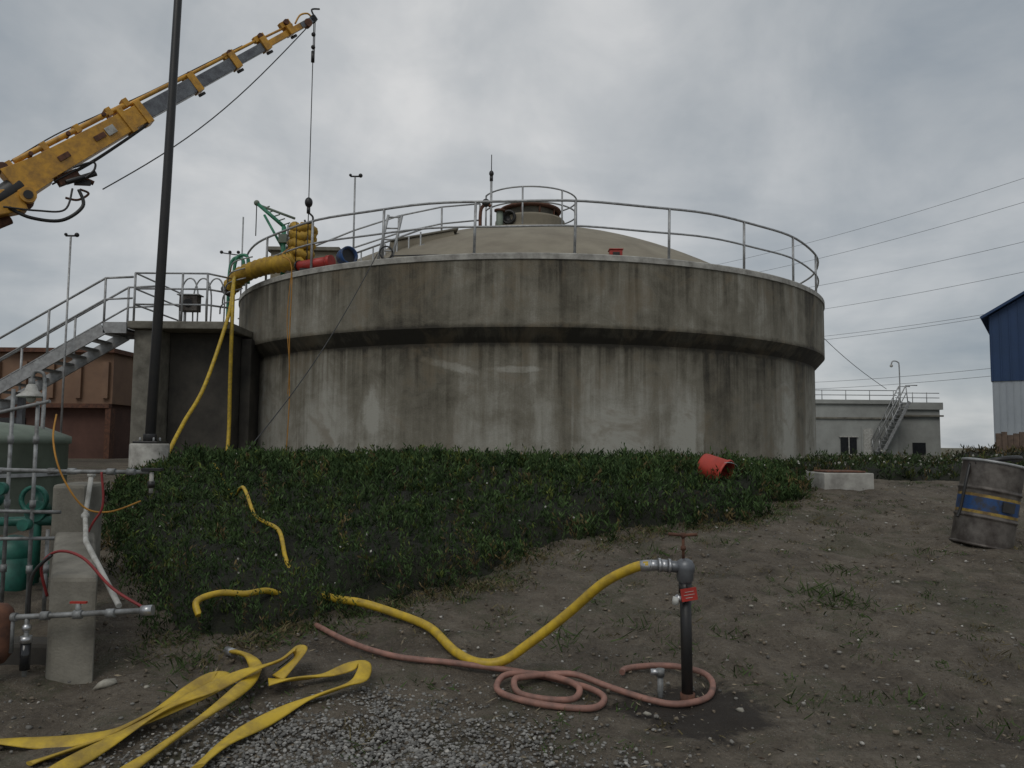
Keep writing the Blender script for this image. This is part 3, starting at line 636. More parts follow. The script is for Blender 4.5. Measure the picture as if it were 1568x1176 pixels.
mb=MB(); mb.beam(J,TU+Vector((0,0,1.6)),0.36,0.42,'yel',0.44,0.60); mb.cyl(J+Vector((-0.2,0,-0.35)),TU+Vector((0.5,0.3,0.6)),0.09,'rust'); mb.cyl(B(-0.05,-0.1),B(0.04,-0.05),0.2,'black'); mb.build('inner_boom',crane,bevel=0.02)
mb=MB(); gz=T(-12.2,11.6)
mb.cyl(TU+Vector((0,0,-0.5)),TU+Vector((0,0,1.9)),0.35,'yel'); mb.box((-12.8,11.0,gz+0.952),(-11.6,12.2,gz+1.15),'black'); mb.cyl((-12.2,11.6,gz+1.15),(-12.2,11.6,2.7),0.5,'black')
mb.box((-16.8,11.0,gz+0.7),(-11.2,12.2,gz+0.95),'black'); mb.box((-16.8,10.5,gz+0.952),(-12.9,12.7,gz+1.1),'wood')
mb.build('chassis',crane,bevel=0.01)
mb=MB(); mb.box((-11.1,10.5,gz+0.55),(-10.1,12.7,gz+1.5),'white'); mb.beam((-10.65,11.6,gz+1.502),(-10.75,11.6,gz+2.4),2.1,0.9,'white',2.0,0.75,up=(1,0,0)); mb.box((-10.19,10.7,gz+1.6),(-10.15,12.5,gz+2.2),'glass'); mb.build('cab',crane,bevel=0.05)
mb=MB()
for x0 in(-10.7,-15.0,-16.0):
    for y0 in(10.55,12.4):
        mb.cyl((x0,y0,gz+0.46),(x0,y0+0.28,gz+0.46),0.46,'blackr',seg=28); mb.cyl((x0,y0-0.01,gz+0.46),(x0,y0+0.29,gz+0.46),0.2,'galv',seg=20)
mb.build('wheels',crane)
mb=MB(); tip=B(0.985,-0.08)
mb.cyl(tip,(tip.x,tip.y,6.2),0.012,'cable',seg=6)
for z in(10.85,10.55): mb.sphere((tip.x,tip.y,z),0.05,'black')
mb.cyl((tip.x,tip.y,10.2),(tip.x,tip.y,10.45),0.04,'black'); mb.cyl((tip.x+0.03,tip.y,10.4),(tip.x+0.03,tip.y,11.2),0.012,'black',seg=6)
mb.sphere((tip.x,tip.y,6.95),0.09,'black',sq=1.3); mb.cyl((tip.x,tip.y,6.7),(tip.x,tip.y,6.85),0.04,'black')
mb.tube(cr([(tip.x,tip.y,6.72),(tip.x+0.10,tip.y,6.62),(tip.x+0.08,tip.y,6.5),(tip.x-0.04,tip.y,6.48),(tip.x-0.08,tip.y,6.55)],5),0.022,'black')
mb.cyl((tip.x,tip.y,6.5),(tip.x,tip.y,5.5),0.012,'cable',seg=6)
mb.build('hoist_line_and_hook',None,tuple(tip))
mb=MB(); A=Vector(B(0.95,-0.1));E=Vector((-7.8,14.8,6.35)); pts=[A.lerp(E,k/16)-Vector((0,0,0.35*math.sin(math.pi*k/16))) for k in range(17)]
mb.tube(pts,0.012,'cable',6); mb.build('winch_cable',None,tuple(A))
mb=MB(); A=Vector((-2.75,15.9,5.42));E=Vector((-4.1,12.3,T(-4.1,12.3)+0.35)); mb.tube([A.lerp(E,k/12)-Vector((0,0,0.25*math.sin(math.pi*k/12))) for k in range(13)],0.010,'cable',6)
mb.build('guy_cable',None,tuple(A))

# ---------------------------------------------------------------- hoses at tank
mb=MB()
mb.tube(cr([(-6.6,18.7,5.5),(-6.35,17.9,5.2),(-6.18,17.4,4.4),(-6.16,17.35,3.0),(-6.13,17.3,1.9),(-6.05,17.0,1.15)],8),0.042,'hose',10)
mb.tube(cr([(-6.6,18.65,5.5),(-6.33,17.8,5.05),(-6.24,17.3,4.3),(-6.34,16.4,2.75),(-6.42,15.6,1.95),(-6.36,14.8,1.35),(-6.2,14.3,1.12)],8),0.040,'hose',10)
mb.build('hanging_yellow_hose',None,(-6.3,18,5))
mb=MB(); mb.tube(cr([(-5.0,17.6,5.95),(-4.98,16.9,5.6),(-4.72,16.75,5.3),(-4.72,16.75,3.8),(-4.7,16.8,2.5),(-4.75,16.85,1.3)],8),0.012,'orange',6)
mb.tube(cr([(-4.72,16.75,5.2),(-4.78,16.74,4.2),(-4.70,16.72,3.2),(-4.74,16.8,2.6)],8),0.009,'orange',6); mb.build('orange_rope',None,(-4.7,16.8,5))

# ---------------------------------------------------------------- hydrant standpipe
hx,hy=1.08,4.95; hz=T(hx,hy)
mb=MB()
mb.tube([(hx,hy,hz-0.1),(hx-0.005,hy,0.4),(hx-0.01,hy,0.78)],0.034,'black',18)
mb.cyl((hx,hy,hz-0.02),(hx,hy,hz+0.06),0.045,'rust'); mb.cyl((hx-0.01,hy,0.70),(hx-0.01,hy,0.76),0.040,'black')
mb.lathe([(0.036,0),(0.05,0.02),(0.052,0.06),(0.058,0.08),(0.058,0.11),(0.045,0.135),(0.02,0.148),(0.001,0.15)],(hx-0.01,hy,0.76),'boomgrey',24)
mb.cyl((hx-0.03,hy,0.855),(hx-0.115,hy,0.862),0.036,'boomgrey'); mb.cyl((hx-0.10,hy,0.861),(hx-0.115,hy,0.862),0.045,'silver')
mb.cyl((hx-0.115,hy,0.862),(hx-0.16,hy,0.866),0.038,'silver'); mb.cyl((hx-0.16,hy,0.866),(hx-0.175,hy,0.866),0.045,'silver'); mb.cyl((hx-0.175,hy,0.866),(hx-0.23,hy,0.866),0.033,'silver')
mb.cyl((hx-0.02,hy,0.90),(hx-0.02,hy,1.05),0.009,'rust',seg=8); mb.tube([(hx-0.11,hy+0.01,1.056),(hx-0.02,hy,1.05),(hx+0.065,hy-0.01,1.055)],0.010,'rust',8); mb.cyl((hx-0.02,hy,0.96),(hx-0.02,hy,0.985),0.016,'rust')
mb.cyl((hx-0.02,hy,1.035),(hx-0.02,hy,1.065),0.015,'rust')
mb.cyl((hx-0.03,hy-0.035,0.66),(hx-0.075,hy-0.05,0.685),0.018,'silver'); mb.cyl((hx-0.075,hy-0.05,0.685),(hx-0.085,hy-0.053,0.64),0.02,'white')
mb.build('hydrant_standpipe',None,(hx,hy,hz),0.0)
mb=MB(); rt=Matrix.Rotation(math.radians(-8),3,'Y')@Matrix.Rotation(math.radians(8),3,'Z')
mb.box((hx-0.05,hy-0.062,0.665),(hx+0.05,hy-0.054,0.74),'red',rt)
for k,w in((0,0.028),(1,0.034),(2,0.022)): mb.box((hx-w,hy-0.0655,0.718-0.018*k),(hx+w,hy-0.0625,0.7205-0.018*k),'white',rt)
mb.cyl((hx-0.01,hy-0.05,0.74),(hx-0.01,hy-0.04,0.80),0.003,'black',seg=6)
mb.build('warning_tag',None,(hx,hy-0.05,0.7))
mb=MB(); sx0,sy0=0.93,5.03; s0=T(sx0,sy0); mb.cyl((sx0,sy0,s0-0.05),(sx0,sy0,s0+0.12),0.018,'pipe'); mb.cyl((sx0,sy0,s0+0.12),(sx0,sy0,s0+0.165),0.026,'pipe'); mb.cyl((sx0-0.06,sy0,s0+0.145),(sx0,sy0,s0+0.145),0.02,'silver'); mb.build('hose_bib',None,(sx0,sy0,s0))

gp=[(-0.21,5.32),(-0.37,5.47),(-0.58,5.86),(-0.86,6.12),(-1.14,6.24),(-1.38,6.36),(-1.75,6.7)]
pts=[(0.85,4.95,0.866),(0.76,4.98,0.845),(0.58,5.08,0.73),(0.36,5.2,0.51),(0.11,5.27,0.30),(-0.05,5.3,0.19)]+[(x,y,T(x,y)+0.045+0.04*(x<-1.0)-0.04*(x<-1.7)) for x,y in gp]
mb=MB(); mb.tube(cr(pts,10),0.031,'hose',14); mb.cyl((0.87,4.95,0.866),(0.80,4.965,0.858),0.035,'silver'); mb.build('yellow_water_hose',None,pts[0])
def onbush(l,off):
    out=[]
    for (x,y),o in zip(l,off):
        i,d=inpoly(np.array([x]),np.array([y]),poly1); h=float(canopy(np.array([x]),np.array([y]),d)[0]) if i[0] else 0
        out.append((x,y,T(x,y)+max(h+o,0.03)))
    return out
mb=MB(); mb.tube(cr(onbush([(-1.6,6.4),(-1.72,6.6),(-1.92,6.9),(-2.08,7.23),(-2.40,7.8),(-2.62,8.2),(-2.94,8.8),(-3.3,9.5),(-4.2,11.3),(-5.1,13.4)],[-.3,-.2,-.04,-.05,-.13,-.07,-.02,-.10,-.16,-.22]),14),0.019,'hose',10)
mb.tube(cr(onbush([(-1.72,6.4),(-1.85,6.2),(-1.97,6.02),(-2.12,5.92),(-2.24,5.80),(-2.2,5.74)],[-.25,-.10,-0.03,0.01,0.02,-.02]),8),0.024,'hose',10); mb.build('yellow_shrub_hose',None,(-2,7,0.6))
pk=[(-1.42,5.95),(-1.09,5.6),(-0.75,5.38),(-0.36,5.31),(0.0,5.27),(0.13,5.22),(0.30,5.14),(0.50,4.99),(0.565,4.86),(0.48,4.72),(0.25,4.73),(0.03,4.83),(-0.075,4.96),(-0.03,5.10),(0.13,5.16),(0.31,5.09),(0.42,4.95),(0.38,4.85),(0.22,4.83),(0.06,4.91),(0.03,5.02),(0.10,5.09),(0.26,5.14),(0.42,5.12),(0.60,5.03),(0.83,4.90),(1.0,4.86),(1.19,4.93),(1.27,5.10),(1.24,5.24),(1.10,5.33),(0.93,5.34),(0.76,5.28),(0.72,5.22)]
hh=[0.022]*len(pk)
for i in range(13,17): hh[i]=0.05
for i in range(20,24): hh[i]=0.055
mb=MB(); mb.tube(cr([(x,y,T(x,y)+h+0.010) for (x,y),h in zip(pk,hh)],10),0.0195,'pink',10); mb.build('pink_garden_hose',None,(0.3,5,0.1))
def flatpath(l,h0): return cr([(x,y,T(x,y)+h+0.012) for (x,y),h in zip(l,h0)],8)
mb=MB()
A1=[(-3.0,4.25),(-2.62,4.23),(-2.30,4.22),(-2.08,4.30),(-1.95,4.52),(-1.86,4.74),(-1.76,4.88),(-1.68,4.82),(-1.72,4.64),(-1.88,4.40),(-2.04,4.12),(-2.12,3.85)]
mb.tube(flatpath(A1,[.02,.02,.02,.03,.04,.06,.10,.12,.09,.07,.03,.02]),1,'flat',10,flat=(0.046,0.010))
B1=[(-1.84,5.43),(-1.70,5.32),(-1.60,5.15),(-1.555,4.95),(-1.55,4.75),(-1.60,4.48),(-1.72,4.10),(-1.80,3.80)]
mb.tube(flatpath(B1,[.03,.035,.03,.06,.08,.07,.03,.02]),1,'flat',10,flat=(0.040,0.016))
mb.cyl((-1.90,5.47,T(-1.9,5.47)+0.035),(-1.83,5.42,T(-1.83,5.42)+0.035),0.028,'silver')
C1=[(-2.30,3.95),(-2.02,4.28),(-1.78,4.56),(-1.58,4.86),(-1.43,5.06),(-1.34,5.12),(-1.31,5.07),(-1.40,4.93)]
mb.tube(flatpath(C1,[.02,.03,.08,.12,.10,.15,.12,.05]),1,'flat',10,flat=(0.046,0.010))
D1=[(-1.44,4.88),(-1.30,4.93),(-1.12,4.97),(-0.97,5.03),(-0.89,5.0),(-0.89,4.90),(-0.98,4.82),(-1.18,4.66),(-1.32,4.42),(-1.42,4.15),(-1.46,3.85)]
mb.tube(flatpath(D1,[.05,.04,.05,.09,.12,.08,.05,.03,.03,.03,.03]),1,'flat',10,flat=(0.044,0.011))
mb.build('lay_flat_hose',None,(-1.5,4.6,0.05))

# ---------------------------------------------------------------- bucket, barrel, slab
mb=MB(); bx,by=2.70,10.6; axd=(0.62,-0.55,-0.30); bzc=T(bx,by)+0.38; K=1.18
P_=[(0.001,-0.16),(0.125,-0.16),(0.13,-0.14),(0.15,0.12),(0.162,0.125),(0.162,0.145),(0.148,0.15),(0.145,0.10),(0.12,-0.13),(0.001,-0.13)]
mb.lathe([(r*K,z*K) for r,z in P_],(bx,by,bzc),'bucketred',28,axis=axd)
mb.lathe([(0.159,-0.07),(0.172,0.06)],(bx,by,bzc),'white',8,axis=axd,a0=-0.2,a1=0.9)
q=Vector((0,0,1)).rotation_difference(Vector(axd)).to_matrix(); c=Vector((bx,by,bzc))
mb.tube([c+q@Vector((0.19*math.cos(a),0.19*math.sin(a)*0.75,0.15+0.11*math.sin(a))) for a in np.linspace(0,math.pi,12)],0.005,'galv',6)
mb.build('red_bucket',None,(bx,by,T(bx,by)))
bx,by=4.90,8.4; bz=T(bx,by)
e_ax=Vector((math.sin(math.radians(11)),0,math.cos(math.radians(11))))
mb=MB(); c=(bx,by,bz-0.04)
def seg(z0,z1,m): 
    n=max(2,int((z1-z0)/0.01)); 
    prof=[(0.285+0.013*max(0,1-abs(z-0.30)/0.02)+0.013*max(0,1-abs(z-0.585)/0.02),z) for z in np.linspace(z0,z1,n)]
    mb.lathe(prof,c,m,48,axis=e_ax)
seg(0,0.33,'drum'); seg(0.33,0.36,'drumy'); seg(0.36,0.50,'bluep'); seg(0.50,0.53,'drumy'); seg(0.53,0.86,'drum')
mb.lathe([(0.285,0.0),(0.298,0.005),(0.298,0.02),(0.286,0.03)],c,'drum',48,axis=e_ax)
mb.lathe([(0.285,0.86),(0.299,0.865),(0.299,0.885),(0.283,0.89),(0.27,0.87),(0.27,0.60),(0.001,0.60)],c,'galv',48,axis=e_ax)
top=Vector(c)+e_ax*0.88
mb.tube(cr([top+Vector((-0.25,-0.1,0)),top+Vector((-0.05,-0.22,0.05)),top+Vector((0.2,-0.12,0.06)),top+Vector((0.27,0.1,0.03))],6),0.028,'black',8)
mb.tube(cr([top+Vector((-0.28,-0.05,0)),top+Vector((-0.36,-0.1,-0.2)),top+Vector((-0.42,-0.1,-0.45)),top+Vector((-0.46,-0.1,-0.55))],6),0.016,'black',8)
mb.box(Vector(c)+e_ax*0.43+Vector((-0.02,-0.305,-0.05)),Vector(c)+e_ax*0.43+Vector((0.10,-0.29,0.05)),'blackr',Matrix.Rotation(math.radians(11),3,'Y'))
mb.build('steel_drum',None,(bx,by,bz))
mb=MB(); rz=Matrix.Rotation(0.05,3,'Z'); mb.box((4.28,11.0,0.7),(4.98,11.6,1.24),'conclt',rz); mb.box((4.34,11.06,1.242),(4.9,11.5,1.27),'rust',rz); mb.build('concrete_valve_box',None,(4.6,11.4,1),0.02)

# ---------------------------------------------------------------- left foreground works
mb=MB()
def prism(f0,f1,y0,k0,k1,y1,zb,zf,zk,m):
    mb.add([(f0,y0,zb),(f1,y0,zb),(k1,y1,zb),(k0,y1,zb),(f0,y0,zf),(f1,y0,zf),(k1,y1,zk),(k0,y1,zk)],[(3,2,1,0),(4,5,6,7),(0,1,5,4),(1,2,6,5),(2,3,7,6),(3,0,4,7)],m)
prism(-2.90,-2.60,5.10,-3.42,-3.12,6.05,-0.2,0.74,0.92,'conc')
prism(-3.72,-3.45,6.5,-3.82,-3.55,7.0,-0.2,1.24,1.24,'conc')
prism(-5.2,-2.98,5.3,-5.2,-3.05,5.5,-0.3,0.28,0.28,'concdark')
mb.build('concrete_retaining_wall',None,(-3,6,0),0.03)
mb=MB()
hp=[(-4.2,4.98,0.46),(-2.9,4.98,0.52),(-2.2,5.0,0.56)]
mb.tube(hp,0.017,'pipe',10)
for x0 in(-3.05,-2.85,-2.65,-2.45): mb.cyl((x0-0.025,4.98,0.52+0.05*(x0+2.9)),(x0+0.025,4.98,0.522+0.05*(x0+2.9)),0.027,'pipe')
mb.cyl((-2.65,4.98,0.535),(-2.65,4.98,0.60),0.016,'pipe'); mb.box((-2.70,4.97,0.60),(-2.60,4.99,0.612),'red')
mb.cyl((-2.27,5.0,0.555),(-2.2,5.0,0.56),0.032,'silver')
mb.tube([(-3.30,6.3,1.33),(-3.28,6.2,1.02),(-2.95,5.6,0.90),(-2.42,5.02,0.58)],0.018,'white',10)
for p in((-3.30,6.3,1.33),(-3.28,6.2,1.02)): mb.sphere(p,0.030,'white')
mb.tube([(-4.6,6.1,1.38),(-3.30,6.1,1.36),(-2.78,6.15,1.36)],0.016,'pipe',10)
for x0 in(-3.9,-3.5,-3.35,-3.05,-2.9): mb.cyl((x0-0.03,6.11,1.362),(x0+0.03,6.11,1.362),0.025,'pipe')
mb.cyl((-2.76,6.15,1.36),(-2.76,6.15,1.20),0.016,'white'); mb.cyl((-2.76,6.15,1.24),(-2.76,6.15,1.29),0.026,'black'); mb.box((-2.83,6.12,1.37),(-2.68,6.18,1.39),'black')
for x0,y0,z1 in((-3.95,6.3,2.0),(-3.72,6.25,1.9),(-3.62,6.3,0.9),(-4.15,6.4,1.9)):
    mb.cyl((x0,y0,0.2),(x0,y0,z1),0.015,'pipe',seg=10)
    for z in(0.6,1.1,1.6): 
        if z<z1: mb.cyl((x0,y0,z-0.03),(x0,y0,z+0.03),0.023,'pipe')
mb.cyl((-3.95,6.24,1.22),(-3.95,6.18,1.22),0.05,'teal'); mb.cyl((-3.72,6.2,0.95),(-3.72,6.13,0.95),0.045,'teal')
mb.tube([(-4.6,6.25,1.05),(-3.5,6.25,1.04)],0.014,'pipe',8); mb.tube([(-4.6,6.25,0.82),(-3.5,6.25,0.84)],0.014,'pipe',8)
mb.tube([(-4.4,6.4,1.75),(-3.6,6.2,1.9)],0.014,'pipe',8)
mb.cyl((-2.96,4.98,0.52),(-2.96,4.98,0.16),0.014,'pipe'); mb.cyl((-3.05,4.98,0.52),(-3.05,4.98,0.3),0.014,'pipe')
mb.cyl((-2.96,4.98,0.36),(-2.96,4.98,0.20),0.030,'glass'); mb.cyl((-2.96,4.98,0.40),(-2.96,4.98,0.36),0.034,'silver'); mb.sphere((-2.96,4.98,0.45),0.028,'silver')
mb.build('sample_pipework',None,(-3.3,5.8,0.8))
mb=MB(); mb.lathe([(0.001,0.0),(0.05,0.02),(0.085,0.07),(0.09,0.12),(0.09,0.30),(0.08,0.34),(0.05,0.37),(0.001,0.38)],(-3.14,4.98,0.22),'rust',20); mb.cyl((-3.14,4.98,0.1),(-3.14,4.98,0.24),0.02,'rust'); mb.build('sediment_vessel',None,(-3.14,5,0.3))
mb=MB(); mb.tube(cr([(-2.97,5.2,0.60),(-2.97,5.12,0.80),(-2.85,5.08,0.90),(-2.68,5.07,0.86),(-2.48,5.05,0.68),(-2.25,5.02,0.56)],8),0.009,'redpipe',8)
mb.tube(cr([(-3.35,6.0,0.3),(-3.2,6.1,0.9),(-3.1,6.1,1.1),(-3.12,6.1,1.36)],8),0.009,'redpipe',8); mb.tube(cr([(-3.0,5.06,0.5),(-2.99,5.06,0.75),(-2.88,5.07,0.88)],6),0.011,'black',8)
mb.build('red_air_hose',None,(-2.8,5.1,0.7))
mb=MB(); mb.tube(cr([(-3.6,6.3,1.8),(-3.5,6.1,1.6),(-3.4,6.05,1.35),(-3.25,6.1,1.1),(-3.1,6.2,1.05),(-2.95,6.4,1.12)],8),0.007,'orange',8); mb.build('orange_signal_cord',None,(-3.3,6.1,1.3))
mb=MB(); mb.lathe([(1.15,0.3),(1.15,1.55),(1.18,1.56),(1.18,1.64),(0.9,1.75),(0.01,1.85)],(-6.3,9.0,0.0),'palegreen',48); mb.lathe([(1.19,1.2),(1.19,1.24)],(-6.3,9,0),'galv',48); mb.cyl((-5.9,8.3,1.7),(-5.9,8.3,1.95),0.15,'palegreen'); mb.box((-6.3,7.8,1.3),(-5.9,7.86,1.6),'white')
mb.build('green_storage_tank',None,(-6.3,9,0))
mb=MB()
mb.cyl((-4.25,6.9,0.15),(-4.25,6.9,0.60),0.17,'teal'); mb.sphere((-4.25,6.9,0.62),0.17,'teal'); mb.cyl((-4.6,6.8,0.9),(-3.8,6.8,0.92),0.04,'teal'); mb.cyl((-4.0,6.8,0.4),(-4.0,6.8,1.2),0.035,'teal'); mb.cyl((-4.0,6.75,1.0),(-4.0,6.85,1.0),0.09,'teal'); mb.sphere((-4.35,6.75,1.1),0.08,'teal'); mb.cyl((-4.35,6.75,1.18),(-4.35,6.75,1.23),0.1,'green'); mb.cyl((-4.6,6.9,0.5),(-3.9,6.9,0.5),0.07,'green')
mb.lathe([(0.12,0),(0.12,0.03),(0.09,0.03),(0.09,0)],(-4.0,6.75,1.1),'teal',20,axis=(0,-1,0))
mb.build('teal_pump',None,(-4.2,6.9,0.6))
mb=MB(); lx_,ly=-5.45,9.1; mb.cyl((lx_+0.1,ly,0.8),(lx_+0.1,ly,2.25),0.022,'pipe'); mb.tube(cr([(lx_+0.1,ly,2.2),(lx_+0.08,ly,2.35),(lx_-0.02,ly,2.38),(lx_-0.05,ly,2.28)],6),0.02,'pipe',8)
mb.lathe([(0.03,0.12),(0.05,0.10),(0.07,0.04),(0.15,-0.02),(0.15,-0.035),(0.06,-0.03),(0.001,-0.03)],(lx_-0.05,ly,2.12),'white',24); mb.sphere((lx_-0.05,ly,2.07),0.05,'white')
mb.cyl((lx_-0.05,ly,2.2),(lx_-0.05,ly,2.3),0.035,'pipe'); mb.build('bell_lamp_fixture',None,(lx_,ly,1))

# ---------------------------------------------------------------- right buildings
e=empty('concrete_utility_building')
mb=MB(); mb.box((15,50,0.9),(24.2,60,4.30),'greywall'); mb.box((24.202,50.6,0.9),(27.2,60,4.0),'greywall'); mb.build('walls',e)
mb=MB(); mb.box((14.9,49.85,4.302),(24.3,60.1,4.55),'greywall'); mb.box((24.302,50.45,4.002),(27.35,60.1,4.45),'greywall'); mb.box((24.21,50.4,3.55),(27.35,50.598,3.65),'conc'); mb.box((15,49.9,3.35),(24.2,49.998,3.45),'conc'); mb.build('parapet',e)
mb=MB(); mb.box((20.6,49.94,1.15),(21.6,49.997,2.2),'glass'); mb.box((25.4,50.5,1.2),(26.2,50.597,1.9),'glass'); mb.box((21.9,49.93,1.1),(22.7,49.997,2.9),'greywall'); mb.build('windows',e)
mb=MB(); mb.box((20.5,49.9,2.202),(21.7,49.96,2.28),'white'); mb.box((20.5,49.9,1.08),(21.7,49.96,1.148),'white'); mb.box((21.07,49.9,1.15),(21.13,49.935,2.2),'white'); mb.box((22.02,49.89,1.1),(22.58,49.928,2.75),'white'); mb.build('window_frames',e)
mb=MB()
for x0 in np.arange(15,24.3,1.5): mb.cyl((x0,50,4.5),(x0,50,5.15),0.025,'galv',seg=6)
for x0 in np.arange(24.6,27.3,0.9): mb.cyl((x0,50.6,4.4),(x0,50.6,5.1),0.025,'galv',seg=6)
for z in(5.15,4.85): mb.cyl((15,50,z),(24.2,50,z),0.025,'galv',seg=6); mb.cyl((24.4,50.6,z-0.1),(27.2,50.6,z-0.1),0.025,'galv',seg=6)
mb.build('roof_railing',e)
mb=MB()
for y0 in(48.8,49.7):
    mb.beam((22.6,y0,1.1),(24.4,y0,4.4),0.08,0.16,'galv'); mb.tube([(22.4,y0,2.0),(24.2,y0,5.4),(24.9,y0,5.4)],0.035,'galv',6); mb.tube([(22.4,y0,1.6),(24.2,y0,4.9)],0.03,'galv',6)
    for q in np.linspace(0,1,5): mb.cyl((22.6+1.7*q,y0,1.1+3.2*q),(22.45+1.75*q,y0,2.1+3.25*q),0.03,'galv',seg=6)
for k in range(14): mb.box((22.65+0.125*k,48.84,1.28+0.23*k),(22.9+0.125*k,49.66,1.32+0.23*k),'galv')
mb.build('stairs',e)
mb=MB(); mb.tube(cr([(24.8,50.8,4.4),(24.8,50.8,6.7),(24.7,50.8,7.05),(24.4,50.8,7.1),(24.3,50.8,6.9)],6),0.04,'galv',8); mb.sphere((24.3,50.8,6.8),0.10,'white'); mb.build('gooseneck_lamp',None,(24.8,50.8,4.4))
e=empty('blue_metal_warehouse'); e.location=(24.2,40,0); e.rotation_euler=(0,0,math.radians(-34))
mb=MB(); mb.box((0,0,0.9),(14,20,4.95),'whiteclad')
for k in range(47): mb.box((0.3*k,-0.03,0.95),(0.3*k+0.03,-0.003,4.9),'whiteclad')
mb.build('lower_walls',e)
mb=MB(); pr=[(-0.05,4.952),(14.05,4.952),(14.05,8.25),(7,12.4),(-0.05,8.25)]
mb.add([(x,-0.05,z) for x,z in pr]+[(x,20.05,z) for x,z in pr],[(0,1,2,3,4),(9,8,7,6,5),(0,4,9,5),(1,6,7,2),(5,6,1,0)],'blue')
for k in range(35):
    xx=0.4*k; zt=8.2+4.1*(1-abs(xx-7)/7); mb.box((xx,-0.09,4.96),(xx+0.05,-0.052,zt),'blue')
mb.build('upper_cladding',e)
mb=MB(); mb.beam((-0.4,10,8.16),(7.0,10,12.52),20.8,0.12,'blue'); mb.beam((7.0,10,12.52),(14.4,10,8.16),20.8,0.12,'blue'); mb.build('roof',e)
mb=MB(); mb.box((4,-0.06,1.1),(8,-0.032,4.2),'greywall'); mb.build('door',e)
mb=MB()
for k in range(14): mb.box((16.4+0.2*k,27,0.9),(16.58+0.2*k,27.04,2.1+0.06*math.sin(k*2.1)),'wood')
mb.box((16.4,27.042,1.2),(19.2,27.1,1.3),'wood'); mb.box((16.4,27.042,1.7),(19.2,27.1,1.8),'wood'); mb.build('wooden_fence',None,(18,27,1),0)

# ---------------------------------------------------------------- power lines & towers
def tower(name,x,y,h,s=1.0):
    mb=MB(); w=h*0.11; zt=1.1
    leg=[(-w,-w),(w,-w),(w,w),(-w,w)]
    lev=[0,0.22,0.42,0.6,0.75,0.88,1.0]; wd=[1,0.72,0.5,0.34,0.24,0.18,0.05]
    for i in range(6):
        for k in range(4):
            a=leg[k];b_=leg[(k+1)%4]
            p=lambda q,j:(x+q[0]*wd[j],y+q[1]*wd[j],zt+h*lev[j])
            mb.cyl(p(a,i),p(a,i+1),0.09*s,'wire',seg=5); mb.cyl(p(a,i),p(b_,i+1),0.05*s,'wire',seg=5); mb.cyl(p(b_,i),p(a,i+1),0.05*s,'wire',seg=5); mb.cyl(p(a,i+1),p(b_,i+1),0.05*s,'wire',seg=5)
    for lv in(0.72,0.84,0.95):
        mb.cyl((x-h*0.16,y,zt+h*lv),(x+h*0.16,y,zt+h*lv),0.09*s,'wire',seg=5); mb.cyl((x-h*0.16,y,zt+h*lv),(x,y,zt+h*(lv+0.04)),0.06*s,'wire',seg=5); mb.cyl((x+h*0.16,y,zt+h*lv),(x,y,zt+h*(lv+0.04)),0.06*s,'wire',seg=5)
    mb.build(name,None,(x,y,zt))
tower('transmission_tower',22,175,30); tower('transmission_tower',75,62,33)
mb=MB()
near=[(72,62,34.5),(70,62,31.0),(70,62,26.0),(71,62,23.0),(72,62,19.0),(69,62,18.2),(71,62,12.6),(70,62,11.6)]
farp=[(24,175,38),(23,175,35),(22,175,31.5),(23,175,27.5),(24,175,23.5),(22,175,22.6),(24,175,16.0),(22,175,14.8)]
for a,b_ in zip(near,farp):
    A=Vector(a);E=Vector(b_); mb.tube([A.lerp(E,k/24)-Vector((0,0,3.0*4*(k/24)*(1-k/24))) for k in range(25)],0.026,'wire',5)
mb.build('power_lines',None,(50,100,25))
mb=MB(); A=Vector((13.5,40,9.5));E=Vector((23.9,50.7,5.3)); mb.tube([A.lerp(E,k/12)-Vector((0,0,0.4*math.sin(math.pi*k/12))) for k in range(13)],0.018,'cable',5); mb.build('service_drop_cable',None,tuple(A))

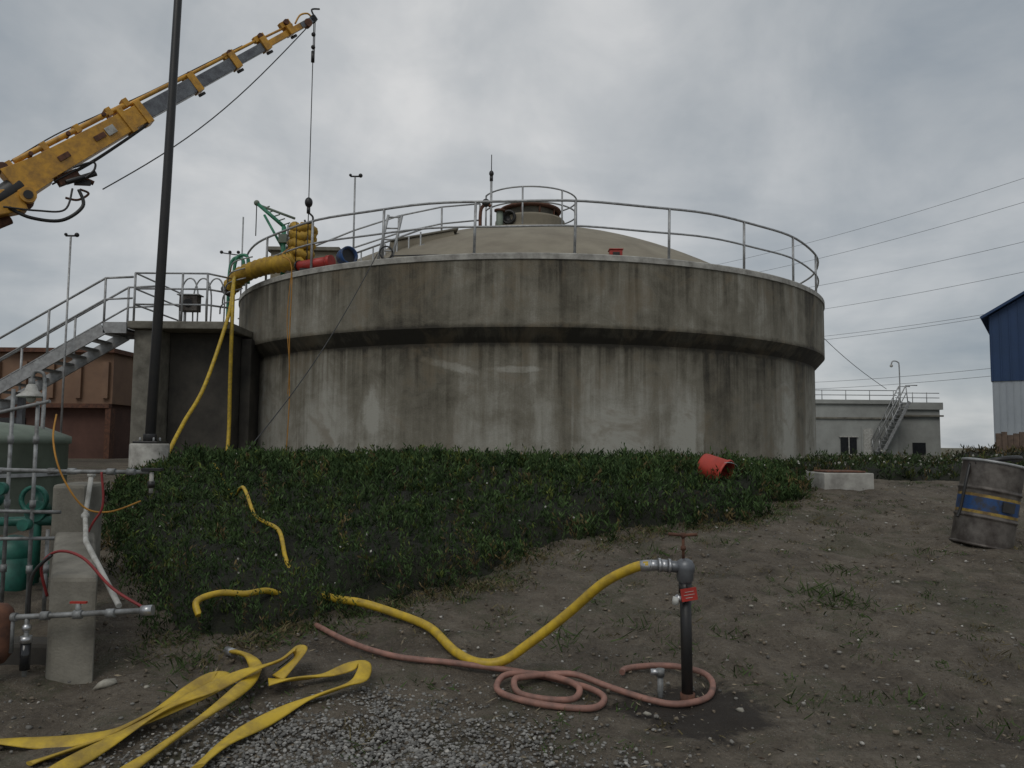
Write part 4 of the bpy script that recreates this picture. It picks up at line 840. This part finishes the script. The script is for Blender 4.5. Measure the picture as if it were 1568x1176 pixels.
# ---------------------------------------------------------------- world, sun, camera
w=D.worlds.new('World'); SC.world=w; w.use_nodes=True; nt=w.node_tree; nt.nodes.clear(); g=G('w',nt)
out=g.n('ShaderNodeOutputWorld'); bg=g.n('ShaderNodeBackground'); nt.links.new(bg.outputs[0],out.inputs[0])
sky=g.n('ShaderNodeTexSky'); sky.sky_type='NISHITA'; sky.sun_disc=False; sky.sun_elevation=math.radians(50); sky.sun_rotation=math.radians(200)
dv=g.obj('Generated'); x,y,z=g.sep(dv)
zz=g.math('ADD',g.math('MAXIMUM',z,0.0),0.20)
pv=g.vec(g.math('DIVIDE',x,zz),g.math('DIVIDE',y,zz),0.0)
n1=g.noise(pv,1.3,6,0.55,0.4); n2=g.noise(pv,0.55,3,0.5); n3=g.noise(dv,6.0,5,0.55,0.4)
f=g.math('ADD',g.math('MULTIPLY',n1,0.42),g.math('ADD',g.math('MULTIPLY',n2,0.20),g.math('MULTIPLY',n3,0.26)))
f=g.math('ADD',f,0.06)
dt=g.n('ShaderNodeVectorMath'); dt.operation='DOT_PRODUCT'; nt.links.new(dv,dt.inputs[0]); dt.inputs[1].default_value=tuple(Vector((-0.12,1,0.42)).normalized())
gl=g.step(dt.outputs['Value'],0.86,1.0)
f=g.math('ADD',f,g.math('MULTIPLY',gl,0.12))
f=g.math('ADD',f,g.math('MULTIPLY',g.step(z,0.22,0.0),0.05))
col=g.ramp(f,[(0.38,(2.5,2.85,3.2)),(0.50,(3.6,3.85,4.05)),(0.60,(4.8,4.95,5.05)),(0.70,(6.4,6.4,6.35))])
col=g.mix(0.93,sky.outputs[0],col); g.set(bg.inputs[0],col); bg.inputs[1].default_value=0.108
sl=D.lights.new('sun','SUN'); sl.energy=0.85; sl.angle=math.radians(30); sl.color=(1,0.96,0.9); so=D.objects.new('sun',sl); SC.collection.objects.link(so)
so.rotation_euler=(math.radians(40),0,math.radians(-20)); so.location=(0,-5,20)
cam=D.cameras.new('camera'); co=D.objects.new('camera',cam); SC.collection.objects.link(co); co.location=(0,0,1.6)
co.rotation_euler=(Matrix.Rotation(math.radians(94.3),3,'X')@Matrix.Rotation(math.radians(0.5),3,'Z')).to_euler()
cam.sensor_width=36; cam.lens=28.0; cam.clip_start=0.05; cam.clip_end=5000; SC.camera=co
SC.view_settings.view_transform='Standard'; SC.view_settings.look='None'; SC.view_settings.exposure=0
